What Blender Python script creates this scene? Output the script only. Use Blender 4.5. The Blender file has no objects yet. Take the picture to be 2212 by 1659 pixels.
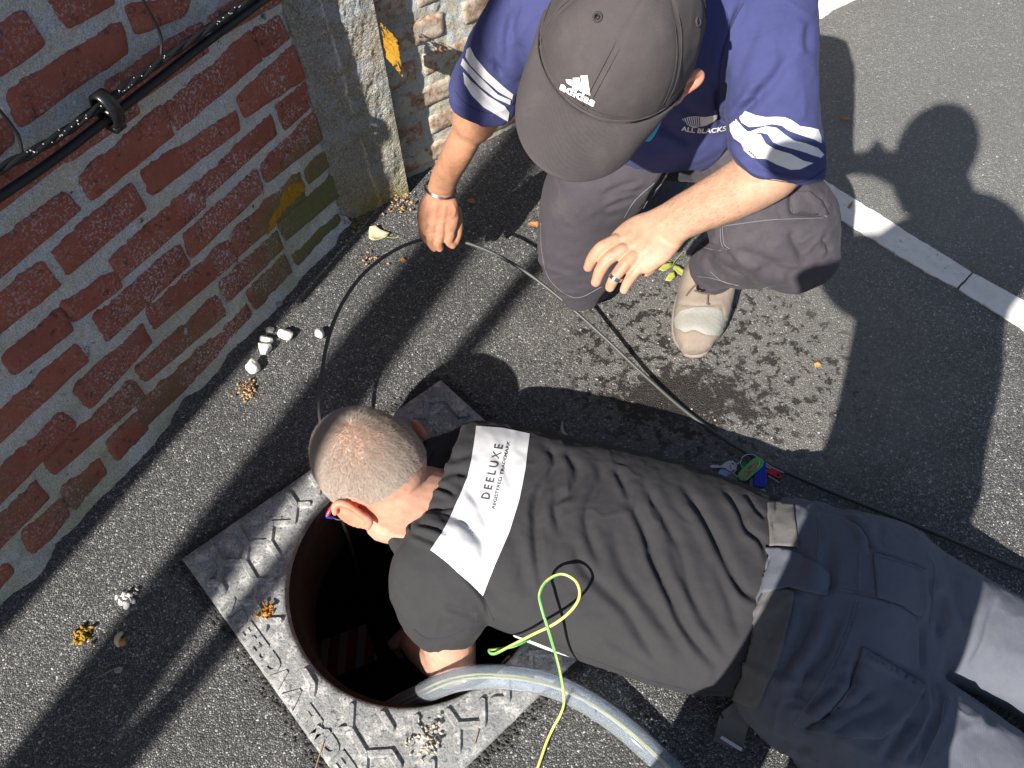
import bpy, bmesh, math, random
import numpy as np
from mathutils import Vector, Matrix, geometry
from mathutils.bvhtree import BVHTree
random.seed(4); RS = np.random.RandomState(7)
S = bpy.context.scene
COL = S.collection

# ------------------------------------------------------------------ camera, sun, sky
CAMH = 1.65; FOC = 1725.0; CX, CY = 1106.0, 829.5           # photo measured on a 2212 x 1659 sheet
_d = np.array([40.0, -1110.5, -FOC]); _d /= np.linalg.norm(_d)
_up = -_d; _y = np.array([0, 1.0, 0]); _y -= _up*(_y@_up); _y /= np.linalg.norm(_y); _x = np.cross(_y, _up)
RW = np.array([_x, _y, _up])                                 # world = RW @ camera space
CAMP = np.array([0, 0, CAMH])
cam = bpy.data.cameras.new('camera'); cam.sensor_width = 36; cam.lens = FOC/2212*36; cam.clip_end = 200; cam.clip_start = .01
camo = bpy.data.objects.new('camera', cam); COL.objects.link(camo)
camo.matrix_world = Matrix.Translation(Vector(CAMP)) @ Matrix(RW.tolist()).to_4x4()
S.camera = camo

SUN_AZ, SUN_EL = math.radians(60.0), math.radians(38.0)       # direction the light travels, seen from above
LD = np.array([math.cos(SUN_AZ)*math.cos(SUN_EL), math.sin(SUN_AZ)*math.cos(SUN_EL), -math.sin(SUN_EL)])
sun = bpy.data.lights.new('sun', 'SUN'); sun.energy = 5.0; sun.angle = math.radians(.53); sun.color = (1, .95, .87)
suno = bpy.data.objects.new('sun', sun); COL.objects.link(suno)
suno.rotation_euler = Vector(LD).to_track_quat('-Z', 'Y').to_euler()
W = bpy.data.worlds.new('World'); S.world = W; W.use_nodes = True
wn = W.node_tree.nodes; sky = wn.new('ShaderNodeTexSky'); sky.sky_type = 'NISHITA'; sky.sun_disc = False
sky.sun_elevation = SUN_EL; sky.sun_rotation = math.atan2(-LD[0], -LD[1])
W.node_tree.links.new(sky.outputs[0], wn['Background'].inputs[0]); wn['Background'].inputs[1].default_value = .062
S.view_settings.view_transform = 'Standard'; S.view_settings.look = 'None'; S.view_settings.gamma = 1
S.view_settings.use_curve_mapping = False; S.view_settings.exposure = .82
S.render.engine = 'CYCLES'

# ------------------------------------------------------------------ measuring helpers
def at(px, py, z=0.0):
    r = RW@np.array([(px-CX)/FOC, -(py-CY)/FOC, -1.0]); return CAMP + r*((z-CAMH)/r[2])
def ray(px, py):
    r = RW@np.array([(px-CX)/FOC, -(py-CY)/FOC, -1.0]); return r/np.linalg.norm(r)
def projn(P):
    c = (np.asarray(P)-CAMP)@RW; return np.stack([CX+FOC*c[:, 0]/-c[:, 2], CY-FOC*c[:, 1]/-c[:, 2]], 1)
def unit(v): v = np.asarray(v, float); return v/np.linalg.norm(v)

def _h(i, j, k, s):
    n = (i*374761393 + j*668265263 + k*2147483647 + s*974634777) & 0xffffffff
    n = ((n ^ (n >> 13))*1274126177) & 0xffffffff
    return ((n ^ (n >> 16)) & 0xffff)/65535.0
def vnoise(P, s=0):
    P = np.asarray(P, float); I = np.floor(P).astype(np.int64); f = P-I; f = f*f*(3-2*f); r = 0
    for a in (0, 1):
        for b in (0, 1):
            for c in (0, 1):
                w = (f[:, 0] if a else 1-f[:, 0])*(f[:, 1] if b else 1-f[:, 1])*(f[:, 2] if c else 1-f[:, 2])
                r = r + w*_h(I[:, 0]+a, I[:, 1]+b, I[:, 2]+c, s)
    return r*2-1
def fbm(P, sc, oct=3, s=0):
    P = np.asarray(P)*sc; r = 0; a = 1
    for o in range(oct): r = r + a*vnoise(P*2**o, s+o); a *= .5
    return r

# ------------------------------------------------------------------ object helpers
def link(name, me, mats=None, parent=None):
    o = bpy.data.objects.new(name, me); COL.objects.link(o)
    if mats:
        for m in (mats if isinstance(mats, (list, tuple)) else [mats]):
            if m.name not in [x.name for x in me.materials if x]: me.materials.append(m)
    if parent is not None: o.parent = parent; 
    return o
def mesh(name, V, F, smooth=True):
    me = bpy.data.meshes.new(name); me.from_pydata([tuple(map(float, v)) for v in V], [], [tuple(int(i) for i in f) for f in F]); me.update()
    if smooth: me.polygons.foreach_set('use_smooth', [True]*len(me.polygons))
    return me
def tag(o, label=None, cat=None, group=None, kind=None):
    if label: o['label'] = label
    if cat: o['category'] = cat
    if group: o['group'] = group
    if kind: o['kind'] = kind
    return o
def thing(name, label, cat, group=None):
    o = bpy.data.objects.new(name, None); COL.objects.link(o); o.empty_display_size = .05
    return tag(o, label, cat, group)
class B:
    """collects shapes in one mesh"""
    def __init__(s): s.V = []; s.F = []
    def add(s, vf):
        n = len(s.V); s.V += [tuple(v) for v in vf[0]]; s.F += [tuple(i+n for i in f) for f in vf[1]]; return s
    def mesh(s, name, smooth=True): return mesh(name, s.V, s.F, smooth)
def catmull(P, n):
    P = np.asarray(P, float); m = len(P)
    if m == 2: t = np.linspace(0, 1, n)[:, None]; return P[0]*(1-t)+P[1]*t
    E = np.vstack([2*P[0]-P[1], P, 2*P[-1]-P[-2]]); u = np.linspace(0, m-1, n); i = np.minimum(u.astype(int), m-2); t = (u-i)[:, None]
    a, b, c, d = E[i], E[i+1], E[i+2], E[i+3]
    return .5*((2*b)+(-a+c)*t+(2*a-5*b+4*c-d)*t*t+(-a+3*b-3*c+d)*t**3)
def _ringfaces(nr, nt):
    F = []
    for i in range(nr-1):
        for j in range(nt): F.append((i*nt+j, i*nt+(j+1) % nt, (i+1)*nt+(j+1) % nt, (i+1)*nt+j))
    return F
def loft(secs, nr=40, nt=40, cap=(.4, .4), e=1.0):
    """secs: (lx,ly,lz, rx,ry,rz, up, dn): left and right silhouette points and thickness towards / away from the viewer"""
    Q = []
    for s in secs:
        Q.append(np.concatenate([at(s[0], s[1], s[2]), at(s[3], s[4], s[5]), [s[6], s[7]]]))
    Q = catmull(Q, nr); C = (Q[:, :3]+Q[:, 3:6])/2; A = (Q[:, 3:6]-Q[:, :3])/2; T = np.gradient(C, axis=0)
    N = np.cross(A, T); N /= np.linalg.norm(N, axis=1)[:, None]
    sg = np.sign((N*(CAMP-C)).sum(1)); N *= sg[:, None]
    th = np.linspace(0, 2*np.pi, nt, endpoint=False)
    def spw(v): return np.sign(v)*np.abs(v)**e
    def ring(k, sc=1.0, sh=None):
        c, s = spw(np.cos(th)), spw(np.sin(th)); h = np.where(s > 0, Q[k, 6], Q[k, 7])
        r = C[k] + sc*(A[k]*c[:, None] + N[k]*(h*s)[:, None])
        return r if sh is None else r+sh
    rings = []
    t0 = unit(C[0]-C[1]); t1 = unit(C[-1]-C[-2]); w0 = min(np.linalg.norm(A[0]), .5*(Q[0, 6]+Q[0, 7]))*cap[0]*1.6; w1 = min(np.linalg.norm(A[-1]), .5*(Q[-1, 6]+Q[-1, 7]))*cap[1]*1.6
    for a in (88, 60, 30): rings.append(ring(0, math.cos(math.radians(a)), t0*w0*math.sin(math.radians(a))))
    for k in range(nr): rings.append(ring(k))
    for a in (30, 60, 88): rings.append(ring(-1, math.cos(math.radians(a)), t1*w1*math.sin(math.radians(a))))
    V = np.vstack(rings); n = len(rings); F = _ringfaces(n, nt)
    F.append(tuple(reversed(range(nt)))); F.append(tuple((n-1)*nt+j for j in range(nt)))
    return V, F
def tube(P, R, nr=None, nt=10, caps=True, flat=1.0):
    """P world points, R radii"""
    P = np.asarray(P, float); R = np.broadcast_to(np.asarray(R, float), (len(P),)); nr = nr or max(8, len(P)*5)
    Q = catmull(np.c_[P, R], nr); C = Q[:, :3]; r = Q[:, 3]; T = np.gradient(C, axis=0); T /= np.linalg.norm(T, axis=1)[:, None]+1e-12
    up = unit(np.cross(T[0], [0.31, .2, .93])); th = np.linspace(0, 2*np.pi, nt, endpoint=False); rings = []; fr = []
    for k in range(nr):
        up = unit(up-T[k]*(up@T[k])); s = np.cross(T[k], up); fr.append((up, s))
    def ring(k, sc, sh): u, s = fr[k]; return C[k]+sh+sc*r[k]*(np.cos(th)[:, None]*u+flat*np.sin(th)[:, None]*s)
    if caps:
        for a in (85, 50, 25): rings.append(ring(0, math.cos(math.radians(a)), -T[0]*r[0]*math.sin(math.radians(a))))
    for k in range(nr): rings.append(ring(k, 1, 0))
    if caps:
        for a in (25, 50, 85): rings.append(ring(nr-1, math.cos(math.radians(a)), T[-1]*r[-1]*math.sin(math.radians(a))))
    V = np.vstack(rings); n = len(rings); F = _ringfaces(n, nt); F.append(tuple(reversed(range(nt)))); F.append(tuple((n-1)*nt+j for j in range(nt)))
    return V, F
def ptube(P, R, **k): return tube([at(*p) for p in P], R, **k)      # sheet coordinates + height
def ell(c, a, b, d, n=24):
    c, a, b, d = map(np.asarray, (c, a, b, d)); V = []; F = []; m = n//2
    for i in range(m+1):
        f = math.pi*(i+.001)/(m+.002)
        for j in range(n): t = 2*math.pi*j/n; V.append(c+a*math.sin(f)*math.cos(t)+b*math.sin(f)*math.sin(t)+d*math.cos(f))
    F = _ringfaces(m+1, n); F.append(tuple(range(n))); F.append(tuple(reversed([m*n+j for j in range(n)])))
    # orient outwards
    return np.array(V), [tuple(reversed(f)) for f in F]
def box(c, x, y, z):
    c, x, y, z = map(np.asarray, (c, x, y, z)); V = [c+a*x+b*y+d*z for a in (-1, 1) for b in (-1, 1) for d in (-1, 1)]
    return V, [(0, 1, 3, 2), (4, 6, 7, 5), (0, 4, 5, 1), (2, 3, 7, 6), (0, 2, 6, 4), (1, 5, 7, 3)]
def union(parts, voxel, smooth=4, name='m'):
    b = B()
    for p in parts: b.add(p)
    me = b.mesh(name)
    bm = bmesh.new(); bm.from_mesh(me); bmesh.ops.recalc_face_normals(bm, faces=bm.faces); bm.to_mesh(me); bm.free()
    o = bpy.data.objects.new('tmp', me); COL.objects.link(o)
    r = o.modifiers.new('r', 'REMESH'); r.mode = 'VOXEL'; r.voxel_size = voxel; r.adaptivity = 0
    if smooth: s = o.modifiers.new('s', 'SMOOTH'); s.factor = .5; s.iterations = smooth
    dg = bpy.context.evaluated_depsgraph_get(); out = bpy.data.meshes.new_from_object(o.evaluated_get(dg)); out.name = name
    bpy.data.objects.remove(o); bpy.data.meshes.remove(me)
    out.polygons.foreach_set('use_smooth', [True]*len(out.polygons)); out.update()
    return out
def getv(me): a = np.empty(len(me.vertices)*3); me.vertices.foreach_get('co', a); return a.reshape(-1, 3)
def getn(me): a = np.empty(len(me.vertices)*3); me.vertices.foreach_get('normal', a); return a.reshape(-1, 3)
def setv(me, V): me.vertices.foreach_set('co', np.asarray(V, float).ravel()); me.update()
def polydist(P, L):
    """distance and position along a polyline, both in sheet units"""
    best = np.full(len(P), 1e9); along = np.zeros(len(P)); side = np.zeros(len(P)); L = np.asarray(L, float)
    seg = np.hypot(*(L[1:]-L[:-1]).T); tot = seg.sum(); acc = 0
    for i in range(len(L)-1):
        a, b = L[i], L[i+1]; d = b-a; t = np.clip(((P-a)@d)/(d@d), 0, 1); q = P-(a+t[:, None]*d); dist = np.hypot(q[:, 0], q[:, 1])
        m = dist < best; best[m] = dist[m]; along[m] = (acc+t[m]*seg[i])/tot; side[m] = np.sign(d[0]*q[m, 1]-d[1]*q[m, 0]); acc += seg[i]
    return best, along, side
def folds(me, L):
    """L: (polyline, width, depth[, ridge]) : crease cut in the cloth, with a soft ridge to one side"""
    V = getv(me); N = getn(me); P = projn(V); face = ((CAMP-V)*N).sum(1) > 0; D = np.zeros(len(V))
    for f in L:
        pl = catmull(f[0], max(8, 6*len(f[0]))); w, dep = f[1], f[2]; rd = f[3] if len(f) > 3 else .6
        d, al, sd = polydist(P, pl); tp = np.clip(np.minimum(al, 1-al)*5, 0, 1)**.7
        tp = np.where(al <= 0, 0, np.where(al >= 1, 0, tp)); x = d*sd
        D += tp*(-dep*np.exp(-(x/w)**2) + rd*dep*np.exp(-((x-1.9*w)/(1.3*w))**2)+.35*rd*dep*np.exp(-((x+2.2*w)/(1.6*w))**2))
    D *= face
    setv(me, V+N*D[:, None])
def rumple(me, amp, sc, s=0, oct=3, stretch=None):
    V = getv(me); N = getn(me); P = V if stretch is None else V@np.asarray(stretch)
    setv(me, V+N*(amp*fbm(P, sc, oct, s))[:, None])
def crease(me, amp, sc, s=0, M_=None):
    """sharp-crested random creases"""
    V = getv(me); N = getn(me); P = V if M_ is None else V@np.asarray(M_); P = P+.03*np.stack([fbm(V, 9, 2, s+20), fbm(V, 9, 2, s+30), fbm(V, 9, 2, s+40)], 1)
    r = 1-np.abs(fbm(P, sc, 2, s)); r = np.clip(r-.55, 0, 1)/.45; k = np.clip(fbm(V, 5, 2, s+7)*1.4+.35, 0, 1)
    setv(me, V+N*(amp*(r**2)*k)[:, None])
def bvh(me): return BVHTree.FromPolygons([v.co[:] for v in me.vertices], [p.vertices[:] for p in me.polygons])
def cast(tree, px, py):
    d = ray(px, py); h = tree.ray_cast(Vector(CAMP), Vector(d))
    return (np.array(h[0]), np.array(h[1])) if h[0] is not None else (None, None)
def lay(tree, pts, off):
    out = []
    for p in pts:
        q, n = cast(tree, p[0], p[1])
        if q is None: out.append(None); continue
        if n@(CAMP-q) < 0: n = -n
        out.append(q+n*off)
    return out
def decal(name, poly, tree, m, parent, off=.0008, step=5, thick=0, rough=0, keep=None):
    poly = np.asarray(poly, float); P = []
    for i in range(len(poly)):
        a, b = poly[i], poly[(i+1) % len(poly)]; k = max(1, int(np.hypot(*(b-a))/step))
        for t in range(k): P.append(a+(b-a)*t/k)
    if rough: P = [p+RS.uniform(-rough, rough, 2) for p in P]
    nb = len(P); x0, y0 = np.min(P, 0); x1, y1 = np.max(P, 0)
    Bp = np.array(P)
    gx, gy = np.meshgrid(np.arange(x0, x1, step), np.arange(y0, y1, step)); G = np.c_[gx.ravel()+.3, gy.ravel()+.2]
    if len(G):
        d, _, _ = polydist(G, np.vstack([Bp, Bp[:1]])); G = G[d > step*.5]
    allp = [Vector((p[0], p[1])) for p in list(Bp)+list(G)]
    r = geometry.delaunay_2d_cdt(allp, [], [list(range(nb))], 1, 1e-4)
    W3 = lay(tree, r[0], off); idx = {}; V = []; F = []
    for i, w in enumerate(W3):
        if w is not None: idx[i] = len(V); V.append(w)
    for f in r[2]:
        if all(i in idx for i in f):
            q = [idx[i] for i in f]; pts = np.array([V[i] for i in q])
            if np.max(np.linalg.norm(pts-pts.mean(0), axis=1)) < .03*max(1, step/5): F.append(q)
    me = mesh(name, V, F); o = link(name, me, m, parent)
    if thick: s = o.modifiers.new('s', 'SOLIDIFY'); s.thickness = thick; s.offset = 0
    return o
def seam(name, line, tree, m, parent, r=.0007, off=.0004, n=None):
    pts = catmull(line, n or max(10, len(line)*8)); W3 = [w for w in lay(tree, pts, off) if w is not None]
    if len(W3) < 3: return None
    return link(name, tube_raw(W3, r).mesh(name), m, parent)
def tube_raw(W3, r, nt=5):
    b = B(); b.add(tube(W3, r, nr=len(W3), nt=nt, caps=False)); return b
def text_tris(txt, bold=0.0, mono=False):
    cu = bpy.data.curves.new('t', 'FONT'); cu.body = txt; cu.size = 1; cu.offset = bold; cu.resolution_u = 3
    o = bpy.data.objects.new('t', cu); COL.objects.link(o)
    dg = bpy.context.evaluated_depsgraph_get(); me = bpy.data.meshes.new_from_object(o.evaluated_get(dg))
    bm = bmesh.new(); bm.from_mesh(me); bmesh.ops.triangulate(bm, faces=bm.faces)
    bmesh.ops.subdivide_edges(bm, edges=[e for e in bm.edges if e.calc_length() > .25], cuts=1); bmesh.ops.triangulate(bm, faces=bm.faces)
    V = np.array([v.co[:2] for v in bm.verts]); F = [[v.index for v in f.verts] for f in bm.faces]; bm.free()
    bpy.data.objects.remove(o); bpy.data.meshes.remove(me)
    V[:, 0] -= V[:, 0].min(); wd = V[:, 0].max(); V[:, 0] /= wd; V[:, 1] /= .7
    return V, F
def text_decal(name, txt, p0, p1, h, tree, m, parent, off=.001, bold=0.0, curve=0.0, shear=0.0):
    """baseline p0->p1 in sheet units, h letter height vector"""
    V, F = text_tris(txt, bold); p0, p1, h = map(np.asarray, (p0, p1, h))
    P = p0+V[:, :1]*(p1-p0)+V[:, 1:]*h + (4*V[:, :1]*(1-V[:, :1]))*h*curve
    W3 = lay(tree, P, off); ok = [w is not None for w in W3]
    me = mesh(name, [w if w is not None else (0, 0, 0) for w in W3], [f for f in F if all(ok[i] for i in f)], False)
    return link(name, me, m, parent)

# ------------------------------------------------------------------ material helpers
class Mt:
    def __init__(s, name, rough=.8, color=(.5, .5, .5), spec=.3):
        s.m = bpy.data.materials.new(name); s.m.use_nodes = True; s.t = s.m.node_tree; s.b = s.t.nodes['Principled BSDF']
        s.b.inputs['Roughness'].default_value = rough; s.b.inputs['Base Color'].default_value = (*color, 1); s.b.inputs['Specular IOR Level'].default_value = spec
        s.co = s.n('ShaderNodeTexCoord').outputs['Object']; s.h = None
    def n(s, t, **k):
        x = s.t.nodes.new(t)
        for a, v in k.items(): setattr(x, a, v)
        return x
    def l(s, a, b): s.t.links.new(a, b)
    def noise(s, sc, det=4, rough=.6, co=None, dist=0):
        x = s.n('ShaderNodeTexNoise'); x.inputs['Scale'].default_value = sc; x.inputs['Detail'].default_value = det; x.inputs['Roughness'].default_value = rough; x.inputs['Distortion'].default_value = dist
        s.l(co or s.co, x.inputs['Vector']); return x.outputs['Fac']
    def voro(s, sc, feat='F1', out='Distance', co=None, rnd=1.0):
        x = s.n('ShaderNodeTexVoronoi', feature=feat); x.inputs['Scale'].default_value = sc; x.inputs['Randomness'].default_value = rnd; s.l(co or s.co, x.inputs['Vector']); return x.outputs[out]
    def ramp(s, f, stops, interp='LINEAR'):
        r = s.n('ShaderNodeValToRGB'); r.color_ramp.interpolation = interp; e = r.color_ramp.elements
        while len(e) < len(stops): e.new(.5)
        for i, (p, c) in enumerate(stops):
            e[i].position = p; e[i].color = (c, c, c, 1) if isinstance(c, (int, float)) else (*c, 1)
        s.l(f, r.inputs[0]); return r.outputs[0]
    def mix(s, f, a, b, mode='MIX'):
        x = s.n('ShaderNodeMix', data_type='RGBA', blend_type=mode); 
        for v, k in ((f, 0), (a, 6), (b, 7)):
            if isinstance(v, (int, float)): x.inputs[k].default_value = v if k == 0 else (v, v, v, 1)
            elif isinstance(v, tuple): x.inputs[k].default_value = (*v, 1)
            else: s.l(v, x.inputs[k])
        return x.outputs[2]
    def math(s, op, a, b=0.0, c=None, clamp=False):
        x = s.n('ShaderNodeMath', operation=op, use_clamp=clamp)
        for v, k in ((a, 0), (b, 1), (c, 2)):
            if v is None: continue
            if isinstance(v, (int, float)): x.inputs[k].default_value = v
            else: s.l(v, x.inputs[k])
        return x.outputs[0]
    def col(s, c): s.l(c, s.b.inputs['Base Color']); return s
    def bump(s, h, strength=.5, dist=.001):
        x = s.n('ShaderNodeBump'); x.inputs['Strength'].default_value = strength; x.inputs['Distance'].default_value = dist; s.l(h, x.inputs['Height'])
        if s.h is not None: s.l(s.h, x.inputs['Normal'])
        s.h = x.outputs[0]; s.l(s.h, s.b.inputs['Normal']); return s
    def pos(s): return s.n('ShaderNodeNewGeometry').outputs['Position']
    def dist_to(s, p, sx=1.0, sy=1.0):
        x = s.n('ShaderNodeVectorMath', operation='SUBTRACT'); s.l(s.pos(), x.inputs[0]); x.inputs[1].default_value = tuple(p)
        y = s.n('ShaderNodeVectorMath', operation='MULTIPLY'); s.l(x.outputs[0], y.inputs[0]); y.inputs[1].default_value = (sx, sy, 1)
        z = s.n('ShaderNodeVectorMath', operation='LENGTH'); s.l(y.outputs[0], z.inputs[0]); return z.outputs['Value']
    def zpos(s): x = s.n('ShaderNodeSeparateXYZ'); s.l(s.pos(), x.inputs[0]); return x.outputs['Z']

def plain(name, c, rough=.7, var=.12, sc=60, bump=.3, bd=.0006, spec=.3, metal=0):
    m = Mt(name, rough, c, spec); f = m.noise(sc, 5)
    m.col(m.mix(f, tuple(x*(1-var) for x in c), tuple(min(1, x*(1+var)) for x in c)))
    if bump: m.bump(m.noise(sc*4, 3), bump, bd)
    m.b.inputs['Metallic'].default_value = metal
    return m.m
def cloth(name, c, weave=900, dirt=.0, dcol=(.2, .18, .16), rough=.9, var=.15, ang=.6, bs=.5, sheen=.03):
    m = Mt(name, rough, c, .12)
    f = m.noise(18, 6, .65); f2 = m.noise(140, 3)
    base = m.mix(f, tuple(x*(1-var) for x in c), tuple(x*(1+var) for x in c)); base = m.mix(m.math('MULTIPLY', f2, .35), base, tuple(x*1.5 for x in c))
    if dirt: base = m.mix(m.math('MULTIPLY', m.ramp(m.noise(9, 8, .7), [(.5, 0), (.75, 1)]), dirt), base, dcol)
    m.col(base)
    w = m.n('ShaderNodeTexWave', wave_type='BANDS'); w.inputs['Scale'].default_value = weave/6.3; w.inputs['Distortion'].default_value = .4
    mp = m.n('ShaderNodeMapping'); mp.inputs['Rotation'].default_value = (ang, .4, ang); m.l(m.co, mp.inputs[0]); m.l(mp.outputs[0], w.inputs['Vector'])
    m.bump(w.outputs['Fac'], bs*.5, .0004); m.bump(m.noise(60, 6, .7), bs, .0012)
    m.b.inputs['Sheen Weight'].default_value = sheen; m.b.inputs['Sheen Roughness'].default_value = .4
    return m.m
# ================================================================== MATERIALS OF THE PLACE
def asphalt():
    m = Mt('asphalt', .62, spec=.38)
    warp = m.n('ShaderNodeVectorMath', operation='ADD'); nz = m.n('ShaderNodeTexNoise'); nz.inputs['Scale'].default_value = 90; m.l(m.co, nz.inputs['Vector'])
    sc = m.n('ShaderNodeVectorMath', operation='SCALE'); sc.inputs[3].default_value = .006; m.l(nz.outputs['Color'], sc.inputs[0]); m.l(m.co, warp.inputs[0]); m.l(sc.outputs[0], warp.inputs[1]); co = warp.outputs[0]
    v1 = m.voro(245, out='Color', co=co); d1 = m.voro(245, co=co); d2 = m.voro(420, co=co); v2 = m.voro(420, out='Color', co=co)
    e1 = m.n('ShaderNodeTexVoronoi', feature='DISTANCE_TO_EDGE'); e1.inputs['Scale'].default_value = 245; m.l(co, e1.inputs['Vector']); e1 = e1.outputs['Distance']
    base = m.ramp(m.n_sep(v1), [(0, (.075, .075, .078)), (.5, (.145, .144, .144)), (.86, (.225, .223, .218)), (.95, (.34, .33, .32)), (1, (.52, .50, .47))])
    fine = m.ramp(m.n_sep(v2), [(0, .55), (.8, 1.0), (1, 1.8)])
    c = m.mix(1.0, base, fine, 'MULTIPLY')
    c = m.mix(1.0, c, m.ramp(e1, [(0, .22), (.12, .9), (.2, 1)]), 'MULTIPLY')
    c = m.mix(1.0, c, m.ramp(m.noise(3.2, 6, .6), [(.3, .85), (.7, 1.25)]), 'MULTIPLY')
    # worn, dusty patch by the kneeling man, with dark wet spots
    p = at(1640, 760); dist = m.dist_to(p, 1.0, 1.25); n1 = m.noise(7, 6, .7)
    dusty = m.ramp(m.math('ADD', dist, m.math('MULTIPLY', n1, .5)), [(.55, .8), (.9, 0)])
    c = m.mix(dusty, c, m.mix(.5, c, (.33, .31, .28)))
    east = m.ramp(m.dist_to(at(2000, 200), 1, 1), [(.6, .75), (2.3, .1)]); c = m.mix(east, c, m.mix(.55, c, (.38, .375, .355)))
    p2 = at(1480, 860); wet = m.math('ADD', m.dist_to(p2, .8, 1.9), m.math('MULTIPLY', m.noise(24, 8, .8), .75))
    spots = m.ramp(m.math('SUBTRACT', m.noise(34, 7, .7), m.math('MULTIPLY', m.dist_to(at(1480, 800), 1, 1), .16)), [(.49, 0), (.52, 1)])
    near = m.ramp(m.dist_to(at(1520, 780), .9, 1.2), [(.28, 1), (.42, 0)])
    w = m.math('MAXIMUM', m.ramp(wet, [(.50, 1), (.53, 0)]), m.math('MULTIPLY', spots, near))
    c = m.mix(w, c, m.mix(1.0, c, (.22, .20, .19), 'MULTIPLY'))
    m.col(c)
    m.l(m.ramp(w, [(0, .66), (1, .42)]), m.b.inputs['Roughness'])
    h = m.math('ADD', m.math('MULTIPLY', m.math('SUBTRACT', 1.0, d1), .8), m.math('MULTIPLY', m.n_sep(v1), .9))
    h = m.math('ADD', h, m.math('MULTIPLY', d2, -.35)); h = m.math('ADD', h, m.ramp(e1, [(0, 0), (.16, .6)]))
    m.bump(h, .9, .0028); m.bump(m.noise(25, 4), .5, .004)
    return m.m
def n_sep(self, c):
    x = self.n('ShaderNodeSeparateColor'); self.l(c, x.inputs[0]); return x.outputs[0]
Mt.n_sep = n_sep
def brickmat():
    m = Mt('brick', .88, spec=.2); P = m.pos()
    oi = m.n('ShaderNodeObjectInfo').outputs['Random']; f = m.noise(14, 7, .65, P)
    base = m.mix(f, (.23, .064, .046), (.43, .15, .10)); base = m.mix(m.math('MULTIPLY', oi, .55), base, (.26, .085, .066))
    base = m.mix(m.ramp(m.noise(45, 5, .7, P), [(.56, 0), (.66, .75)]), base, (.055, .032, .03))
    z = m.zpos(); low = m.ramp(z, [(.02, 1), (.42, 0)])
    u = m.dist_to(at(740, 480, .1)); upl = m.ramp(u, [(.15, 1), (.75, .2), (1.3, 0)])
    grime = m.math('MULTIPLY', low, m.ramp(m.noise(7, 5, .6, P), [(.38, 0), (.62, 1)]))
    base = m.mix(m.math('MULTIPLY', grime, .8), base, m.mix(m.noise(20, 3, .5, P), (.14, .10, .035), (.12, .12, .08)))
    # pale lichen: blotches and flecks
    fl = m.ramp(m.noise(170, 5, .7, P), [(.54, 0), (.57, 1)]); dens = m.ramp(m.noise(8, 4, .6, P), [(.42, .05), (.60, 1)])
    dens = m.math('MULTIPLY', dens, m.math('ADD', .45, m.math('MULTIPLY', upl, .9)), clamp=True)
    fl = m.math('MULTIPLY', fl, dens)
    bl = m.ramp(m.math('ADD', m.noise(17, 9, .72, P), m.math('MULTIPLY', upl, .06)), [(.665, 0), (.69, .8)])
    lc = m.mix(m.noise(60, 2, .5, P), (.34, .38, .42), (.60, .62, .64))
    base = m.mix(m.math('MULTIPLY', fl, .85), base, lc); base = m.mix(bl, base, lc)
    yl = m.ramp(m.noise(11, 8, .7, m.shift(P, 5)), [(.70, 0), (.715, 1)]); base = m.mix(yl, base, (.42, .42, .26))
    g = m.ramp(m.math('ADD', m.dist_to(at(720, 480, .08), 1, 1), m.math('MULTIPLY', m.noise(9, 4, .6, P), .2)), [(.22, .85), (.42, 0)])
    base = m.mix(g, base, (.13, .15, .055))
    m.col(base); m.bump(m.noise(260, 6, .7, P), .5, .0012); m.bump(m.noise(35, 5, .6, P), .8, .004); m.bump(bl, .6, .0015)
    return m.m
def shift(self, P, k):
    x = self.n('ShaderNodeVectorMath', operation='ADD'); self.l(P, x.inputs[0]); x.inputs[1].default_value = (k, k*2, k*.7); return x.outputs[0]
Mt.shift = shift
def mortarmat(name='mortar', c1=(.70, .69, .63), c2=(.50, .49, .45), green=1.0):
    m = Mt(name, .95, spec=.15); P = m.pos()
    base = m.mix(m.noise(60, 6, .7, P), c2, c1)
    base = m.mix(m.ramp(m.voro(330, out='Distance', co=P), [(.0, .35), (.3, 0)]), base, (.05, .045, .04))
    bl = m.ramp(m.noise(13, 9, .74, P), [(.47, 0), (.52, 1)]); bl2 = m.ramp(m.noise(70, 4, .6, P), [(.4, .3), (.55, 1)])
    z = m.zpos(); up = m.ramp(z, [(.15, .35), (.6, 1)])
    lc = m.mix(m.noise(120, 3, .6, P), (.40, .47, .56), (.74, .79, .86))
    base = m.mix(m.math('MULTIPLY', m.math('MULTIPLY', bl, bl2), m.math('MULTIPLY', up, .9)), base, lc)
    low = m.math('MULTIPLY', m.ramp(z, [(.0, 1), (.4, 0)]), m.ramp(m.noise(6, 4, .6, P), [(.4, 0), (.6, .75*green)]))
    base = m.mix(low, base, (.38, .38, .22))
    dk = m.ramp(m.noise(22, 8, .75, m.shift(P, 3)), [(.62, 0), (.67, .85)]); base = m.mix(dk, base, (.035, .033, .035))
    base = m.mix(1.0, base, m.ramp(m.noise(330, 5, .75, P), [(.36, .62), (.5, 1.08), (.66, 1.5)]), 'MULTIPLY')
    spk = m.ramp(m.voro(260, out='Distance', co=P), [(.12, 1), (.22, 0)]); base = m.mix(m.math('MULTIPLY', spk, m.ramp(m.noise(30, 4, .6, P), [(.45, 0), (.6, .8)])), base, (.05, .05, .05))
    m.col(base); m.bump(m.noise(240, 7, .75, P), 1.0, .005); m.bump(m.noise(40, 5, .6, P), .7, .006)
    return m.m
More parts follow.
